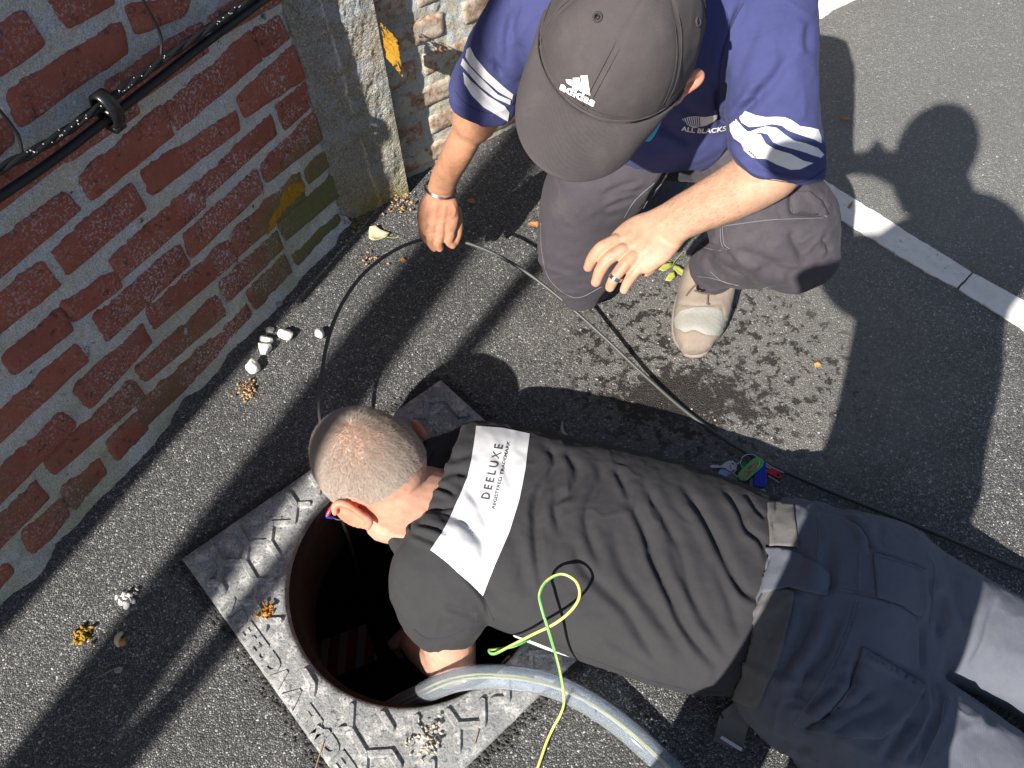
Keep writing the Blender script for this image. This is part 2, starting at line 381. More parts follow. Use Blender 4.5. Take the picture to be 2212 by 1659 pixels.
def postmat():
    m = Mt('rough concrete', .95, spec=.15); P = m.pos()
    base = m.mix(m.noise(40, 6, .7, P), (.36, .34, .30), (.60, .575, .51))
    cell = m.ramp(m.voro(150, co=P), [(.2, 1.1), (.6, .75)]); base = m.mix(1.0, base, cell, 'MULTIPLY')
    lc = m.mix(m.noise(160, 3, .6, P), (.32, .36, .40), (.62, .64, .66))
    base = m.mix(m.ramp(m.noise(16, 8, .72, P), [(.50, 0), (.56, .9)]), base, lc)
    low = m.math('MULTIPLY', m.ramp(m.zpos(), [(.0, 1), (.38, 0)]), m.ramp(m.noise(8, 5, .6, P), [(.35, 0), (.6, .85)]))
    base = m.mix(low, base, (.34, .27, .05))
    m.col(base); m.bump(m.voro(190, co=P), 1.0, -.006); m.bump(m.noise(90, 7, .75, P), 1.0, .009)
    return m.m
def paintmat():
    m = Mt('white road paint', .7, spec=.3); c = m.mix(m.noise(30, 6, .7), (.62, .61, .57), (.82, .81, .78))
    c = m.mix(m.ramp(m.noise(55, 7, .75), [(.60, 0), (.66, .7)]), c, (.22, .20, .18)); c = m.mix(m.ramp(m.noise(8, 4), [(.5, 0), (.72, .35)]), c, (.38, .36, .34))
    m.col(c); m.bump(m.voro(170), .25, -.002); m.bump(m.noise(300, 4), .3, .001); return m.m
def ironmat():
    m = Mt('cast iron frame', .55, spec=.4); f = m.noise(16, 8, .7)
    c = m.mix(f, (.20, .205, .22), (.46, .46, .44)); c = m.mix(m.ramp(m.noise(28, 7, .75, m.shift(m.co, 4)), [(.5, 0), (.62, .8)]), c, (.70, .68, .65))
    c = m.mix(m.ramp(m.noise(90, 6, .75), [(.56, 0), (.64, .85)]), c, (.06, .055, .055)); c = m.mix(1.0, c, m.ramp(m.noise(260, 5, .75), [(.35, .6), (.65, 1.25)]), 'MULTIPLY'); c = m.mix(m.ramp(m.noise(9, 7, .75, m.shift(m.co, 2)), [(.54, 0), (.64, .45)]), c, (.13, .13, .14))
    c = m.mix(m.ramp(m.noise(13, 8, .8, m.shift(m.co, 9)), [(.68, 0), (.72, .8)]), c, (.26, .12, .06))
    m.col(c); m.bump(m.noise(220, 6, .75), .9, .003); m.bump(m.noise(35, 6, .7), .7, .005); return m.m
M_ASPH = asphalt(); M_BRICK = brickmat(); M_MORTAR = mortarmat(); M_POST = postmat(); M_PAINT = paintmat(); M_IRON = ironmat()
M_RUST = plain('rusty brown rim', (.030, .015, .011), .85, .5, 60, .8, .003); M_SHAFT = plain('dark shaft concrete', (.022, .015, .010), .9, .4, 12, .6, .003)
M_BLACK = plain('black cable sheath', (.012, .012, .013), .42, .1, 80, .2, .0004, .5); M_STONE = plain('white chalk stone', (.70, .68, .62), .9, .12, 60, .9, .002)
M_GSTONE = plain('grey stone', (.3, .29, .28), .9, .2, 60, .7, .002)

# ================================================================== GROUND
CH = np.array([-.247, .580]); RH = .2715
CW, CN, CE, CS = [np.array(p) for p in ((-.755, .608), (-.221, 1.071), (.273, .570), (-.260, .074))]
def grd():
    o = [(-30, -30), (30, -30), (30, 30), (-30, 30)]; i = [tuple(CH+(c-CH)*.985) for c in (CS, CE, CN, CW)]
    V = [(*p, 0) for p in o]+[(*p, 0) for p in i]+[(*p, -.06) for p in i]
    F = [(0, 1, 5, 4), (1, 2, 6, 5), (2, 3, 7, 6), (3, 0, 4, 7)]+[(4+k, 4+(k+1) % 4, 8+(k+1) % 4, 8+k) for k in range(4)]
    return mesh('ground', V, F, False)
tag(link('ground', grd(), M_ASPH), kind='structure')
def strip(name, P, z, m, lab=None, rough=.003, th=.004):
    P = [at(*p)[:2] for p in P]; Q = []
    for i in range(len(P)):
        a, b = P[i], P[(i+1) % len(P)]; k = max(1, int(np.linalg.norm(b-a)/.012))
        for t in range(k): Q.append(a+(b-a)*t/k+RS.uniform(-rough, rough, 2)*.6)
    n = len(Q); V = [(*q, z) for q in Q]+[(*q, z-th) for q in Q]; F = [tuple(range(n))]+[(i, i+n, (i+1) % n+n, (i+1) % n) for i in range(n)]
    me = mesh(name, V, F, False); bm = bmesh.new(); bm.from_mesh(me); bmesh.ops.triangulate(bm, faces=[f for f in bm.faces if len(f.verts) > 4]); bm.normal_update(); bm.to_mesh(me); bm.free()
    o = link(name, me, m); return tag(o, lab, kind='structure')
strip('road_marking', [(1700, 335), (1712, 420), (1800, 467), (1900, 529), (2000, 590), (2066, 623), (2098, 590), (1985, 520), (1900, 466), (1790, 398)], .0045, M_PAINT)
strip('road_marking', [(2070, 627), (2180, 695), (2300, 775), (2420, 850), (2450, 800), (2330, 722), (2212, 652), (2101, 592)], .0045, M_PAINT)
strip('road_marking', [(1700, -60), (1735, 30), (1775, 42), (1802, 22), (1850, 0), (1900, -90)], .0045, M_PAINT)

# ================================================================== MANHOLE
def plate():
    root = thing('manhole_frame', 'square cast iron manhole frame with raised Y ribs, cover off, around the open round hole', 'manhole frame')
    cs = [CS, CE, CN, CW]; n = 192; cen = CH; top = []
    def sq(th, k=1.0):
        d = np.array([math.cos(th), math.sin(th)]); best = 9
        for i in range(4):
            a, b = cs[i], cs[(i+1) % 4]; A = np.array([[d[0], a[0]-b[0]], [d[1], a[1]-b[1]]])
            try: t, s = np.linalg.solve(A, a-cen)
            except Exception: continue
            if t > 0 and -.001 <= s <= 1.001: best = min(best, t)
        return cen+d*best*k
    V = []; ths = np.linspace(0, 2*np.pi, n, endpoint=False)
    cth = [math.atan2(*(c-cen)[::-1]) % (2*np.pi) for c in cs]
    for c in cth: k = int(round(c/(2*np.pi)*n)) % n; ths[k] = c
    prof = [(None, .99, -.05), (None, .999, .004), (None, .988, .012), (None, .93, .013)]
    rings = []
    for _, k, z in prof: rings.append([(*sq(t, k), z) for t in ths])
    for r, z in ((RH+.012, .0135), (RH+.003, .012), (RH, .006), (RH-.001, -.012)): rings.append([(cen[0]+r*math.cos(t), cen[1]+r*math.sin(t), z) for t in ths])
    V = [v for r in rings for v in r]; F = [(i*n+j, i*n+(j+1) % n, (i+1)*n+(j+1) % n, (i+1)*n+j) for i in range(len(rings)-1) for j in range(n)]
    link('frame_plate', mesh('frame_plate', V, F, True), M_IRON, root)
    # seat ring and shaft
    rings = [[(cen[0]+r*math.cos(t), cen[1]+r*math.sin(t), z) for t in ths] for r, z in ((RH-.0005, -.008), (RH-.002, -.020), (RH-.013, -.024), (RH-.015, -.050))]
    V = [v for r in rings for v in r]; F = [(i*n+j, i*n+(j+1) % n, (i+1)*n+(j+1) % n, (i+1)*n+j) for i in range(len(rings)-1) for j in range(n)]
    link('seat_ring', mesh('seat_ring', V, F), M_RUST, root)
    # raised Y ribs
    org = at(529, 1215, .012)[:2]
    aL, aU, aD = [np.array([math.cos(math.radians(a)), math.sin(math.radians(a))])*l for a, l in ((-176, .048), (93, .042), (-52, .054))]
    u, v = aL-aU, aL-aD; b = B(); rr = random.Random(3); cnt = 0
    def inside(p, mar=.018):
        if np.linalg.norm(p-cen) < RH+.016: return False
        for i in range(4):
            a, c = cs[i], cs[(i+1) % 4]; e = unit(c-a); nrm = np.array([-e[1], e[0]])
            if (p-a)@nrm < (mar if i != 3 else .062 if False else mar): return False
        a, c = CW, CS; e = unit(c-a); nrm = np.array([-e[1], e[0]]); dd = (p-a)@nrm; al = (p-a)@e
        if .13 < al < .60 and dd < .050: return False
        return True
    for i in range(-14, 15):
        for j in range(-14, 15):
            P0 = org+u*i+v*j
            for k, a in enumerate((aL, aU, aD)):
                q = P0+a; drop = rr.random() < .10
                s, t = (P0, q)
                if drop:
                    if rr.random() < .5: continue
                    t = P0+a*.55
                n_ok = [k2 for k2 in np.linspace(0, 1, 6) if inside(s+(t-s)*k2)]
                if len(n_ok) < 3: continue
                s2, t2 = s+(t-s)*n_ok[0], s+(t-s)*n_ok[-1]
                w = .0064; dr = unit(t2-s2); pr = np.array([-dr[1], dr[0]]); zz = .0118; hh = .0205+rr.uniform(-.0015, .0006); ring0, ring1 = [], []
                for (cc, a0) in ((t2, -90), (s2, 90)):
                    for q5 in range(5):
                        an = math.radians(a0+q5*45); off = dr*math.cos(an)+pr*math.sin(an)
                        ring0.append((*(cc+off*w*1.35), zz)); ring1.append((*(cc+off*w*.8), hh))
                m2 = len(ring0); b.add((ring0+ring1, [(x, (x+1) % m2, m2+(x+1) % m2, m2+x) for x in range(m2)]+[tuple(range(m2, 2*m2))])); cnt += 1
    link('rib_pattern', b.mesh('rib_pattern', False), M_IRON, root)['kind'] = 'stuff'
    # cast letters along the lower left edge
    e = unit(CS-CW); nr = np.array([-e[1], e[0]])
    def cast_text(name, txt, al0, al1, dd0, hgt):
        Vt, Ft = text_tris(txt, .055); P = [CW+e*(al0+(al1-al0)*a)+nr*(dd0+hgt*bb) for a, bb in Vt]
        nv = len(P); me = mesh(name, [(*p, .0160) for p in P], Ft, False); o = link(name, me, M_IRON, root)
        s = o.modifiers.new('s', 'SOLIDIFY'); s.thickness = .005; s.offset = -1
        return o
    cast_text('raised_lettering', 'NDEFEUDA', .155, .375, .008, .030); cast_text('raised_lettering', 'A FIMDEP', .385, .60, .008, .029); cast_text('raised_emblem', 'EBS', .075, .108, .034, .016)
    return root
plate()
def shaft():
    cen = CH; n = 64; ths = np.linspace(0, 2*np.pi, n, endpoint=False); b = B()
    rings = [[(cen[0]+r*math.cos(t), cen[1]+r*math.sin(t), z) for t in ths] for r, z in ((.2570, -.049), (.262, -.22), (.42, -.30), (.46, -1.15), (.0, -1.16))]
    V = [v for r in rings for v in r]; F = [(i*n+j, i*n+(j+1) % n, (i+1)*n+(j+1) % n, (i+1)*n+j) for i in range(len(rings)-1) for j in range(n)]
    return mesh('shaft', V, F)
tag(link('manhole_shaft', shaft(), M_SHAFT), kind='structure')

# ================================================================== WALLS
WB = at(740, 480); WA = at(0, 1290); WE = unit(WB-WA); WN = np.array([WE[1], -WE[0], 0])      # WN points to the road side
def wpt(u, v, h=0.0, O=None, E=None, N=None): 
    O = WB if O is None else O; E = WE if E is None else E; N = WN if N is None else N; return O+E*u+np.array([0, 0, 1.0])*v+N*h
def wuv(px, py, O=None, N=None, E=None):
    O = WB if O is None else O; N = WN if N is None else N; E = WE if E is None else E
    r = ray(px, py); t = ((O-CAMP)@N)/(r@N); p = CAMP+r*t; return np.array([(p-O)@E, p[2]])
WTOP = 1.98
def vquad(V4, seed):
    """rounded, uneven brick face from four wall coordinates (BL, BR, TR, TL)"""
    V4 = np.array(V4); nu, nv = 18, 8; g = []
    for j in range(nv):
        for i in range(nu):
            a, b = i/(nu-1), j/(nv-1); 
            a2, b2 = .5-.5*math.cos(math.pi*a)*(.35+.65*abs(math.cos(math.pi*a))), .5-.5*math.cos(math.pi*b)*(.35+.65*abs(math.cos(math.pi*b)))
            a2, b2 = (a+a2)/2, (b+b2)/2
            p = (V4[0]*(1-a2)+V4[1]*a2)*(1-b2)+(V4[3]*(1-a2)+V4[2]*a2)*b2; g.append((*p, a2, b2))
    return np.array(g), nu, nv
def brick_mesh(V4, seed, O, E, N, proud=.004, rnd=.0095, dep=.05):
    g, nu, nv = vquad(V4, seed); L = np.linalg.norm(np.array(V4[1])-V4[0]); Hh = np.linalg.norm(np.array(V4[3])-V4[0])
    du = np.minimum(g[:, 2], 1-g[:, 2])*L; dv = np.minimum(g[:, 3], 1-g[:, 3])*Hh
    P3 = np.c_[g[:, 0]+seed*3.1, g[:, 1], np.full(len(g), seed*.7)]
    n1 = .5*fbm(P3, 34, 3, 1); n2 = fbm(P3, 90, 2, 5)
    d = np.minimum(du, dv)+.5*rnd*(.3+n1*.5); corner = np.hypot(np.maximum(rnd*1.6-du, 0), np.maximum(rnd*1.6-dv, 0)); d = np.minimum(d, rnd*1.6-corner+.002)
    h = proud*1.0-.013*np.clip(1-d/rnd, 0, 1.4)**2+n1*.0022+n2*.0009
    V = [O+E*a[0]+np.array([0, 0, a[1]])+N*hh for a, hh in zip(g, h)]
    F = [(j*nu+i, j*nu+i+1, (j+1)*nu+i+1, (j+1)*nu+i) for j in range(nv-1) for i in range(nu-1)]
    bd = [i for i in range(nu)]+[j*nu+nu-1 for j in range(1, nv)]+[(nv-1)*nu+i for i in range(nu-2, -1, -1)]+[j*nu for j in range(nv-2, 0, -1)]
    n0 = len(V); V += [V[i]-N*dep for i in bd]; k = len(bd); F += [(bd[i], n0+i, n0+(i+1) % k, bd[(i+1) % k]) for i in range(k)]
    return mesh('brick', V, F)
wall = thing('brick_wall', 'old red brick garden wall with pale lichen on its mortar, running along the left side', 'wall')
def V_(x, y): return (x*.7998, y*.7998)
BR = '''-60,245 118,115 62,32 -60,105|185,82 310,5 290,-30 135,0|370,95 490,42 520,-20 335,20|57,341 337,144 322,60 28,245|-60,470 42,378 20,318 -60,370
335,300 556,140 540,62 289,225|578,110 755,5 730,-50 560,45|-60,615 165,440 145,372 -60,510|180,440 372,303 345,250 152,370|481,350 704,165 672,85 446,284
709,157 782,100 750,42 683,83|665,315 820,210 790,125 645,262|765,355 842,285 825,218 745,288|250,537 465,365 435,288 212,475|415,525 642,350 632,298 385,462
555,535 745,365 728,308 540,488|722,490 868,375 845,303 708,440|830,500 892,445 878,402 818,460|640,695 820,535 805,465 620,635|520,692 705,515 690,460 500,635
325,758 552,560 530,493 295,700|185,740 390,565 350,498 145,675|-50,790 212,565 170,524 -60,690|-50,940 162,770 110,706 -60,830|200,870 328,770 300,733 165,820
290,920 508,715 480,663 262,850|420,888 640,700 610,645 400,835|615,815 760,670 745,628 595,765|772,650 918,525 895,470 755,600|690,835 790,740 765,685 665,790
40,1012 195,890 160,833 5,965|-30,1222 235,975 200,933 -40,1140|245,1100 405,925 380,878 200,1050|395,1028 605,850 580,798 372,990|590,965 690,870 665,820 570,930
-30,1388 200,1150 160,1118 -50,1310|150,1280 390,1070 350,1028 125,1240|395,1150 520,1030 495,985 370,1090|315,1245 400,1155 375,1110 285,1195|-20,1500 130,1345 95,1298 -40,1425
200,1390 295,1290 265,1235 165,1325|85,1500 190,1400 165,1345 60,1440|-20,1612 45,1545 15,1515 -50,1580|505,1040 590,960 570,915 480,995|812,735 930,618 908,580 790,688|-60,700 5,655 -10,610 -70,640'''
quads = []
for row in BR.split('\n'):
    for q in row.split('|'):
        pts = [wuv(*V_(*map(float, c.split(',')))) for c in q.split()]; quads.append(np.array(pts))
seedc = 1
for q in quads:
    c = q.mean(0); q2 = c+(q-c)*np.array([1.09, 1.22])
    link('brick', brick_mesh(q2, seedc, WB, WE, WN, proud=.0062+.0015*math.sin(seedc*2.3)), M_BRICK, wall); seedc += 1
# the rest of the wall, outside the photograph, laid regularly
def inview(u, v):
    x, y = projn([wpt(u, v)])[0]; c = (wpt(u, v)-CAMP)@RW
    return c[2] < 0 and -110 < x < 2300 and -90 < y < 1700
proto = {}
for r in range(int(WTOP/.094)):
    v0 = .02+r*.094; off = (r % 2)*.135
    for k in range(16):
        u1 = -.02-k*.27-off+.135; u0 = u1-.24; u1 = min(u1, -.012)
        if u1-u0 < .06 or v0+.075 > WTOP: continue
        if inview((u0+u1)/2, v0+.04) or inview(u0, v0+.04) and u0 > -1.2: continue
        if any(abs((u0+u1)/2-q.mean(0)[0]) < .24 and abs(v0+.035-q.mean(0)[1]) < .06 for q in quads): continue
        L = round(u1-u0, 2); kk = (L, (r+k) % 3)
        if kk not in proto: proto[kk] = brick_mesh([(-L/2, -.036), (L/2, -.036), (L/2, .036), (-L/2, .036)], 50+len(proto), np.zeros(3), WE, WN)
        o = link('brick', proto[kk], M_BRICK, wall); o.location = Vector(wpt((u0+u1)/2, v0+.037))
def sheet(name, O, E, N, u0, u1, v0, v1, step, m, amp=.004, base=0.0, parent=None, seed=0, foot=True, back=.22):
    nu = int((u1-u0)/step)+1; nv = int((v1-v0)/step)+1; U, Vv = np.meshgrid(np.linspace(u0, u1, nu), np.linspace(v0, v1, nv)); P = np.c_[U.ravel(), Vv.ravel(), np.full(U.size, seed*1.7)]
    h = base+amp*fbm(P, 22, 4, seed)+.0016*fbm(P, 120, 2, seed+9)
    if foot: h = h+np.clip((.035-P[:, 1])/.035, 0, 1)**1.5*.022*(1+.6*fbm(P, 12, 2, 3))
    V = O+E*P[:, :1]+np.array([0, 0, 1.0])*P[:, 1:2]+N*h[:, None]
    F = [(j*nu+i, j*nu+i+1, (j+1)*nu+i+1, (j+1)*nu+i) for j in range(nv-1) for i in range(nu-1)]
    return link(name, mesh(name, V, F), m, parent)
sheet('mortar', WB, WE, WN, -1.42, .012, -.02, .98, .0042, M_MORTAR, parent=wall, amp=.0022)
sheet('mortar', WB, WE, WN, -4.3, -1.42, -.02, .98, .03, M_MORTAR, parent=wall, amp=.002, base=-.002)
sheet('mortar', WB, WE, WN, -4.3, .012, .98, WTOP, .03, M_MORTAR, parent=wall, amp=.002, base=-.002, foot=False)
bb = B(); c = wpt(-2.15, WTOP/2, -.13); bb.add(box(c, WE*2.16, WN*.115, (0, 0, WTOP/2))); link('core', bb.mesh('core', False), M_MORTAR, wall)
cp = B(); cp.add(box(wpt(-2.15, WTOP+.03, -.11), WE*2.18, WN*.117, (0, 0, .028))); link('coping', cp.mesh('coping', False), M_POST, wall)

# lichen patch and moss on the wall
M_LICH = plain('orange yellow lichen', (.42, .22, .018), .95, .25, 90, 1.0, .003)
def crust(name, poly, m, parent, O=WB, N=WN, E=WE, hgt=.006, s=0):
    """lumpy crust grown over a wall face, outline in wall coordinates"""
    P = np.array([wuv(*p, O, N, E) for p in poly]); x0, y0 = P.min(0)-.01; x1, y1 = P.max(0)+.01; st = .0025
    U, Vv = np.meshgrid(np.arange(x0, x1, st), np.arange(y0, y1, st)); Q = np.c_[U.ravel(), Vv.ravel()]
    ins = np.zeros(len(Q), bool)
    for i in range(len(P)):
        a, b = P[i], P[(i+1) % len(P)]; c = ((a[1] > Q[:, 1]) != (b[1] > Q[:, 1])) & (Q[:, 0] < (b[0]-a[0])*(Q[:, 1]-a[1])/(b[1]-a[1]+1e-12)+a[0]); ins ^= c
    d, _, _ = polydist(Q, np.vstack([P, P[:1]])); d = np.where(ins, d, -d); P3 = np.c_[Q, np.full(len(Q), s)]
    h = .004+np.clip((d+.004*fbm(P3, 90, 3, s))/.006, -2, 1)*hgt*.8+.0022*fbm(P3, 190, 2, s+4)
    V = O+E*Q[:, :1]+np.array([0, 0, 1.0])*Q[:, 1:]+N*h[:, None]; nu = U.shape[1]; nv = U.shape[0]
    F = [(j*nu+i, j*nu+i+1, (j+1)*nu+i+1, (j+1)*nu+i) for j in range(nv-1) for i in range(nu-1) if max(h[j*nu+i], h[j*nu+i+1], h[(j+1)*nu+i+1]) > -.0005]
    return link(name, mesh(name, V, F), m, parent)
crust('lichen_patch', [(600, 420), (628, 390), (655, 390), (656, 412), (640, 425), (630, 440), (618, 445), (605, 458), (596, 475), (582, 500), (574, 502), (576, 480), (588, 455), (600, 440)], M_LICH, wall)
# concrete post
post = thing('concrete_post', 'rough pebbly concrete post with lichen where the two brick walls meet', 'post')
PB1 = at(757, 474); PB2 = at(884, 418); PD = unit(PB2-PB1); PNn = np.array([PD[1], -PD[0], 0])
PNn *= np.sign(PNn@(CAMP-PB1))
r = ray(696, 0); t = ((PB1-CAMP)@PNn)/(r@PNn); RT = CAMP+r*t                         # ridge, leaning
r = ray(806, 0); t = ((PB1-CAMP)@PNn)/(r@PNn); RT2 = CAMP+r*t
def ext(a, b, z): return a+(b-a)*((z-a[2])/(b[2]-a[2]))
PT = 1.8; T1 = ext(PB1, RT, PT); T2 = ext(PB2, RT2, PT); b_ = wpt(0.0, 0, .002); bt = wpt(0.0, PT, .002)
def grid_quad(a, b, c, d, nu, nv, N, amp, seed):
    s, t = np.meshgrid(np.linspace(0, 1, nu), np.linspace(0, 1, nv)); s = s.ravel()[:, None]; t = t.ravel()[:, None]
    V = (a*(1-s)+b*s)*(1-t)+(d*(1-s)+c*s)*t; w = np.clip(np.minimum(s, 1-s)*14, 0, 1)[:, 0]
    V = V+N*((amp*fbm(V, 26, 3, seed)+.0022*fbm(V, 130, 2, seed+2))*(.3+.7*w))[:, None]
    return V, [(j*nu+i, j*nu+i+1, (j+1)*nu+i+1, (j+1)*nu+i) for j in range(nv-1) for i in range(nu-1)]
dz = np.array([0, 0, -.03]); pb = B(); PB3 = PB2-PNn*.14; T3 = T2-PNn*.14
pb.add(grid_quad(b_+dz, PB1+dz, T1, bt, 14, 300, WN, .002, 1)); pb.add(grid_quad(PB1+dz, PB2+dz, T2, T1, 50, 340, PNn, .004, 2)); pb.add(grid_quad(PB2+dz, PB3+dz, T3, T2, 12, 120, PD, .003, 3))
pb.add(([bt, T1, T2, T3, wpt(0, PT, -.2)], [(0, 1, 2, 3, 4)])); link('shaft', pb.mesh('post'), M_POST, post)
crust('lichen_patch', [(838, 88), (848, 82), (856, 95), (856, 120), (846, 132), (836, 118)], M_LICH, post, PB2+np.array([0, 0, 0.0]), PD, -PNn, .003, 4)
# second wall, in the sun behind the post
W2A = at(915, 368); W2B = at(1097, 280); E2 = unit(W2B-W2A); N2 = np.array([E2[1], -E2[0], 0]); N2 *= np.sign(N2@(CAMP-W2A))
M_BR2 = brickmat2 = None
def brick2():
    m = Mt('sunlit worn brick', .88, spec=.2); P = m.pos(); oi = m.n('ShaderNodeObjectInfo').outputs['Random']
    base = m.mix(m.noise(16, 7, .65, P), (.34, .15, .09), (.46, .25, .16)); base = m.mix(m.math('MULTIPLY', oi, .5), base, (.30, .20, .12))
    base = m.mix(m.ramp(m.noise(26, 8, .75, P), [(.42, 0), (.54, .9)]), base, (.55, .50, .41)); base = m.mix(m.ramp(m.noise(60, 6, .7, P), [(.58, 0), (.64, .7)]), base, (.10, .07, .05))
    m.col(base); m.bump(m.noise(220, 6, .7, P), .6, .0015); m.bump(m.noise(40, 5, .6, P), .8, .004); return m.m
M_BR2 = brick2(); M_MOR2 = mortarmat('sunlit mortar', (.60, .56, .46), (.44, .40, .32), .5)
wall2 = thing('brick_wall', 'sunlit worn brick wall behind the concrete post, beside the kneeling man', 'wall')
for r in range(17):
    v0 = .012+r*.096
    for k in range(-2, 7):
        u0 = k*.262+(r % 2)*.13-.10+.02*math.sin(r*3+k); u1 = u0+.235
        if v0 > 1.5: continue
        q = np.array([(u0, v0), (u1, v0+.003), (u1-.004, v0+.068), (u0+.003, v0+.07)]); near = r < 10 and -1 <= k < 3
        L = .235; kk = ('w2', (r*3+k) % 5)
        if kk not in proto: proto[kk] = brick_mesh([(-L/2, -.035), (L/2, -.035), (L/2, .036), (-L/2, .035)], 80+len(proto), np.zeros(3), E2, N2, proud=.003, rnd=.009)
        o = link('brick', proto[kk], M_BR2, wall2); o.location = Vector(W2A+E2*(u0+u1)/2+np.array([0, 0, v0+.036])+N2*.001)
sheet('mortar', W2A, E2, N2, -.5, .75, -.02, 1.1, .006, M_MOR2, parent=wall2, amp=.0035, seed=5, foot=False)
sheet('mortar', W2A, E2, N2, .75, 2.0, -.02, 1.1, .04, M_MOR2, parent=wall2, amp=.002, seed=5, foot=False); sheet('mortar', W2A, E2, N2, -.5, 2.0, 1.1, 1.62, .04, M_MOR2, parent=wall2, amp=.002, seed=6, foot=False)
cb = B(); cb.add(box(W2A+E2*.75-N2*.12+np.array([0, 0, .81]), E2*1.25, N2*.108, (0, 0, .81))); link('core', cb.mesh('core', False), M_MOR2, wall2)

# ================================================================== THE POLE BEHIND THE PHOTOGRAPHER (its shadow crosses the picture)
def toward(px, py, h): return at(px, py)-LD*(h/-LD[2])
def line_pole(name, label, cat, a, ha, b, z0, z1, r0, r1, m):
    P1 = toward(*a, ha); G1, G2 = at(*a), at(*b); rise = np.linalg.norm((G2-G1)[:2])*math.tan(SUN_EL); P2 = toward(*b, ha+rise)
    q0 = ext(P1, P2, z0); q1 = ext(P1, P2, z1); bb = B(); bb.add(tube([q0, q1], [r0, r1], nr=14, nt=16)); return bb, q0, q1
bb, q0, q1 = line_pole('p', '', '', (108, 1656), 2.3, (742, 825), -.1, 8.2, .098, .064, None)
M_WOOD = plain('grey pole wood', (.16, .12, .085), .85, .25, 30, .6, .004)
tag(link('utility_pole', bb.mesh('pole'), M_WOOD), 'grey wooden utility pole standing behind the photographer outside the picture', 'pole')
bb, s0, s1 = line_pole('p', '', '', (268, 1638), 1.9, (1152, 582), -.05, 7.8, .030, .030, None)
M_GALV = plain('galvanised conduit', (.3, .3, .31), .5, .1, 40, .2, .001)
tag(link('conduit_pipe', bb.mesh('conduit'), M_GALV), 'thin grey conduit pipe rising beside the wooden pole outside the picture', 'pipe')
# ================================================================== PEOPLE
def skinmat(name, rgh=.5):
    m = Mt(name, rgh, spec=.35); a = m.n('ShaderNodeAttribute'); a.attribute_name = 'Tint'; c = a.outputs['Color']
    c = m.mix(1.0, c, m.ramp(m.noise(55, 6, .65), [(.3, .84), (.7, 1.14)]), 'MULTIPLY')
    c = m.mix(m.math('MULTIPLY', m.ramp(m.noise(160, 4, .6), [(.55, 0), (.7, 1)]), .25), c, m.mix(1.0, c, (.85, .6, .5), 'MULTIPLY'))
    m.col(c); m.b.inputs['Subsurface Weight'].default_value = .18; m.b.inputs['Subsurface Radius'].default_value = (.008, .003, .0015); m.b.inputs['Subsurface Scale'].default_value = 1
    m.bump(m.voro(900), .25, -.0005); m.bump(m.noise(180, 5, .7), .35, .0009); return m.m
M_SKIN = skinmat('skin')
M_TSH = cloth('charcoal jersey cotton', (.038, .037, .040), 1500, bs=.3, var=.2, sheen=.04)
M_TSHB = cloth('black shirt', (.04, .037, .038), 1500)
M_WHITE = cloth('white cotton print', (.60, .60, .62), 1500, bs=.25, var=.03, sheen=.04)
M_PRINT = plain('dark grey print', (.07, .07, .075), .8, .2, 300, 0)
M_TRO = cloth('dark slate work twill', (.115, .123, .150), 700, dirt=.25, dcol=(.14, .13, .125), var=.2, bs=.6, sheen=.04)
M_TRK = cloth('grey work twill', (.064, .057, .067), 700, dirt=.25, dcol=(.17, .15, .14), var=.15, bs=.6, sheen=.04)
M_BLUE = cloth('blue purple jersey', (.050, .056, .150), 1300, var=.1, bs=.35, sheen=.04)
M_STRIPE = cloth('white jersey stripe', (.64, .64, .67), 1300, var=.02, bs=.2, sheen=.04)
M_CAP = cloth('faded charcoal cap cotton', (.070, .061, .063), 1100, dirt=.15, var=.14, bs=.5, sheen=.04, ang=1.1)
M_CAPD = plain('cap thread', (.05, .045, .045), .9, .1, 200, 0)
M_THR = plain('grey seam thread', (.20, .20, .22), .9, .2, 600, 0)
M_THRD = plain('dark seam thread', (.03, .035, .05), .9, .2, 600, 0)
M_BELT = cloth('grey woven belt webbing', (.14, .135, .13), 2600, bs=1.0, var=.15, sheen=.04)
M_LEATH = cloth('dusty tan suede leather', (.24, .195, .16), 900, dirt=.5, dcol=(.36, .33, .29), var=.2, bs=.6)
M_TOE = plain('grey rubber toe cap', (.33, .32, .29), .7, .18, 40, .7, .002)
M_SOLE = plain('dusty shoe sole', (.30, .26, .22), .85, .2, 80, .5, .002)
M_STEEL = plain('polished steel', (.62, .62, .64), .25, .05, 60, 0, metal=1.0)
M_DKMET = plain('dark metal', (.03, .03, .03), .3, .1, 60, 0, metal=.6)
M_HAIR = Mt('short grey blond hair', .55, (.33, .26, .21), .4).m

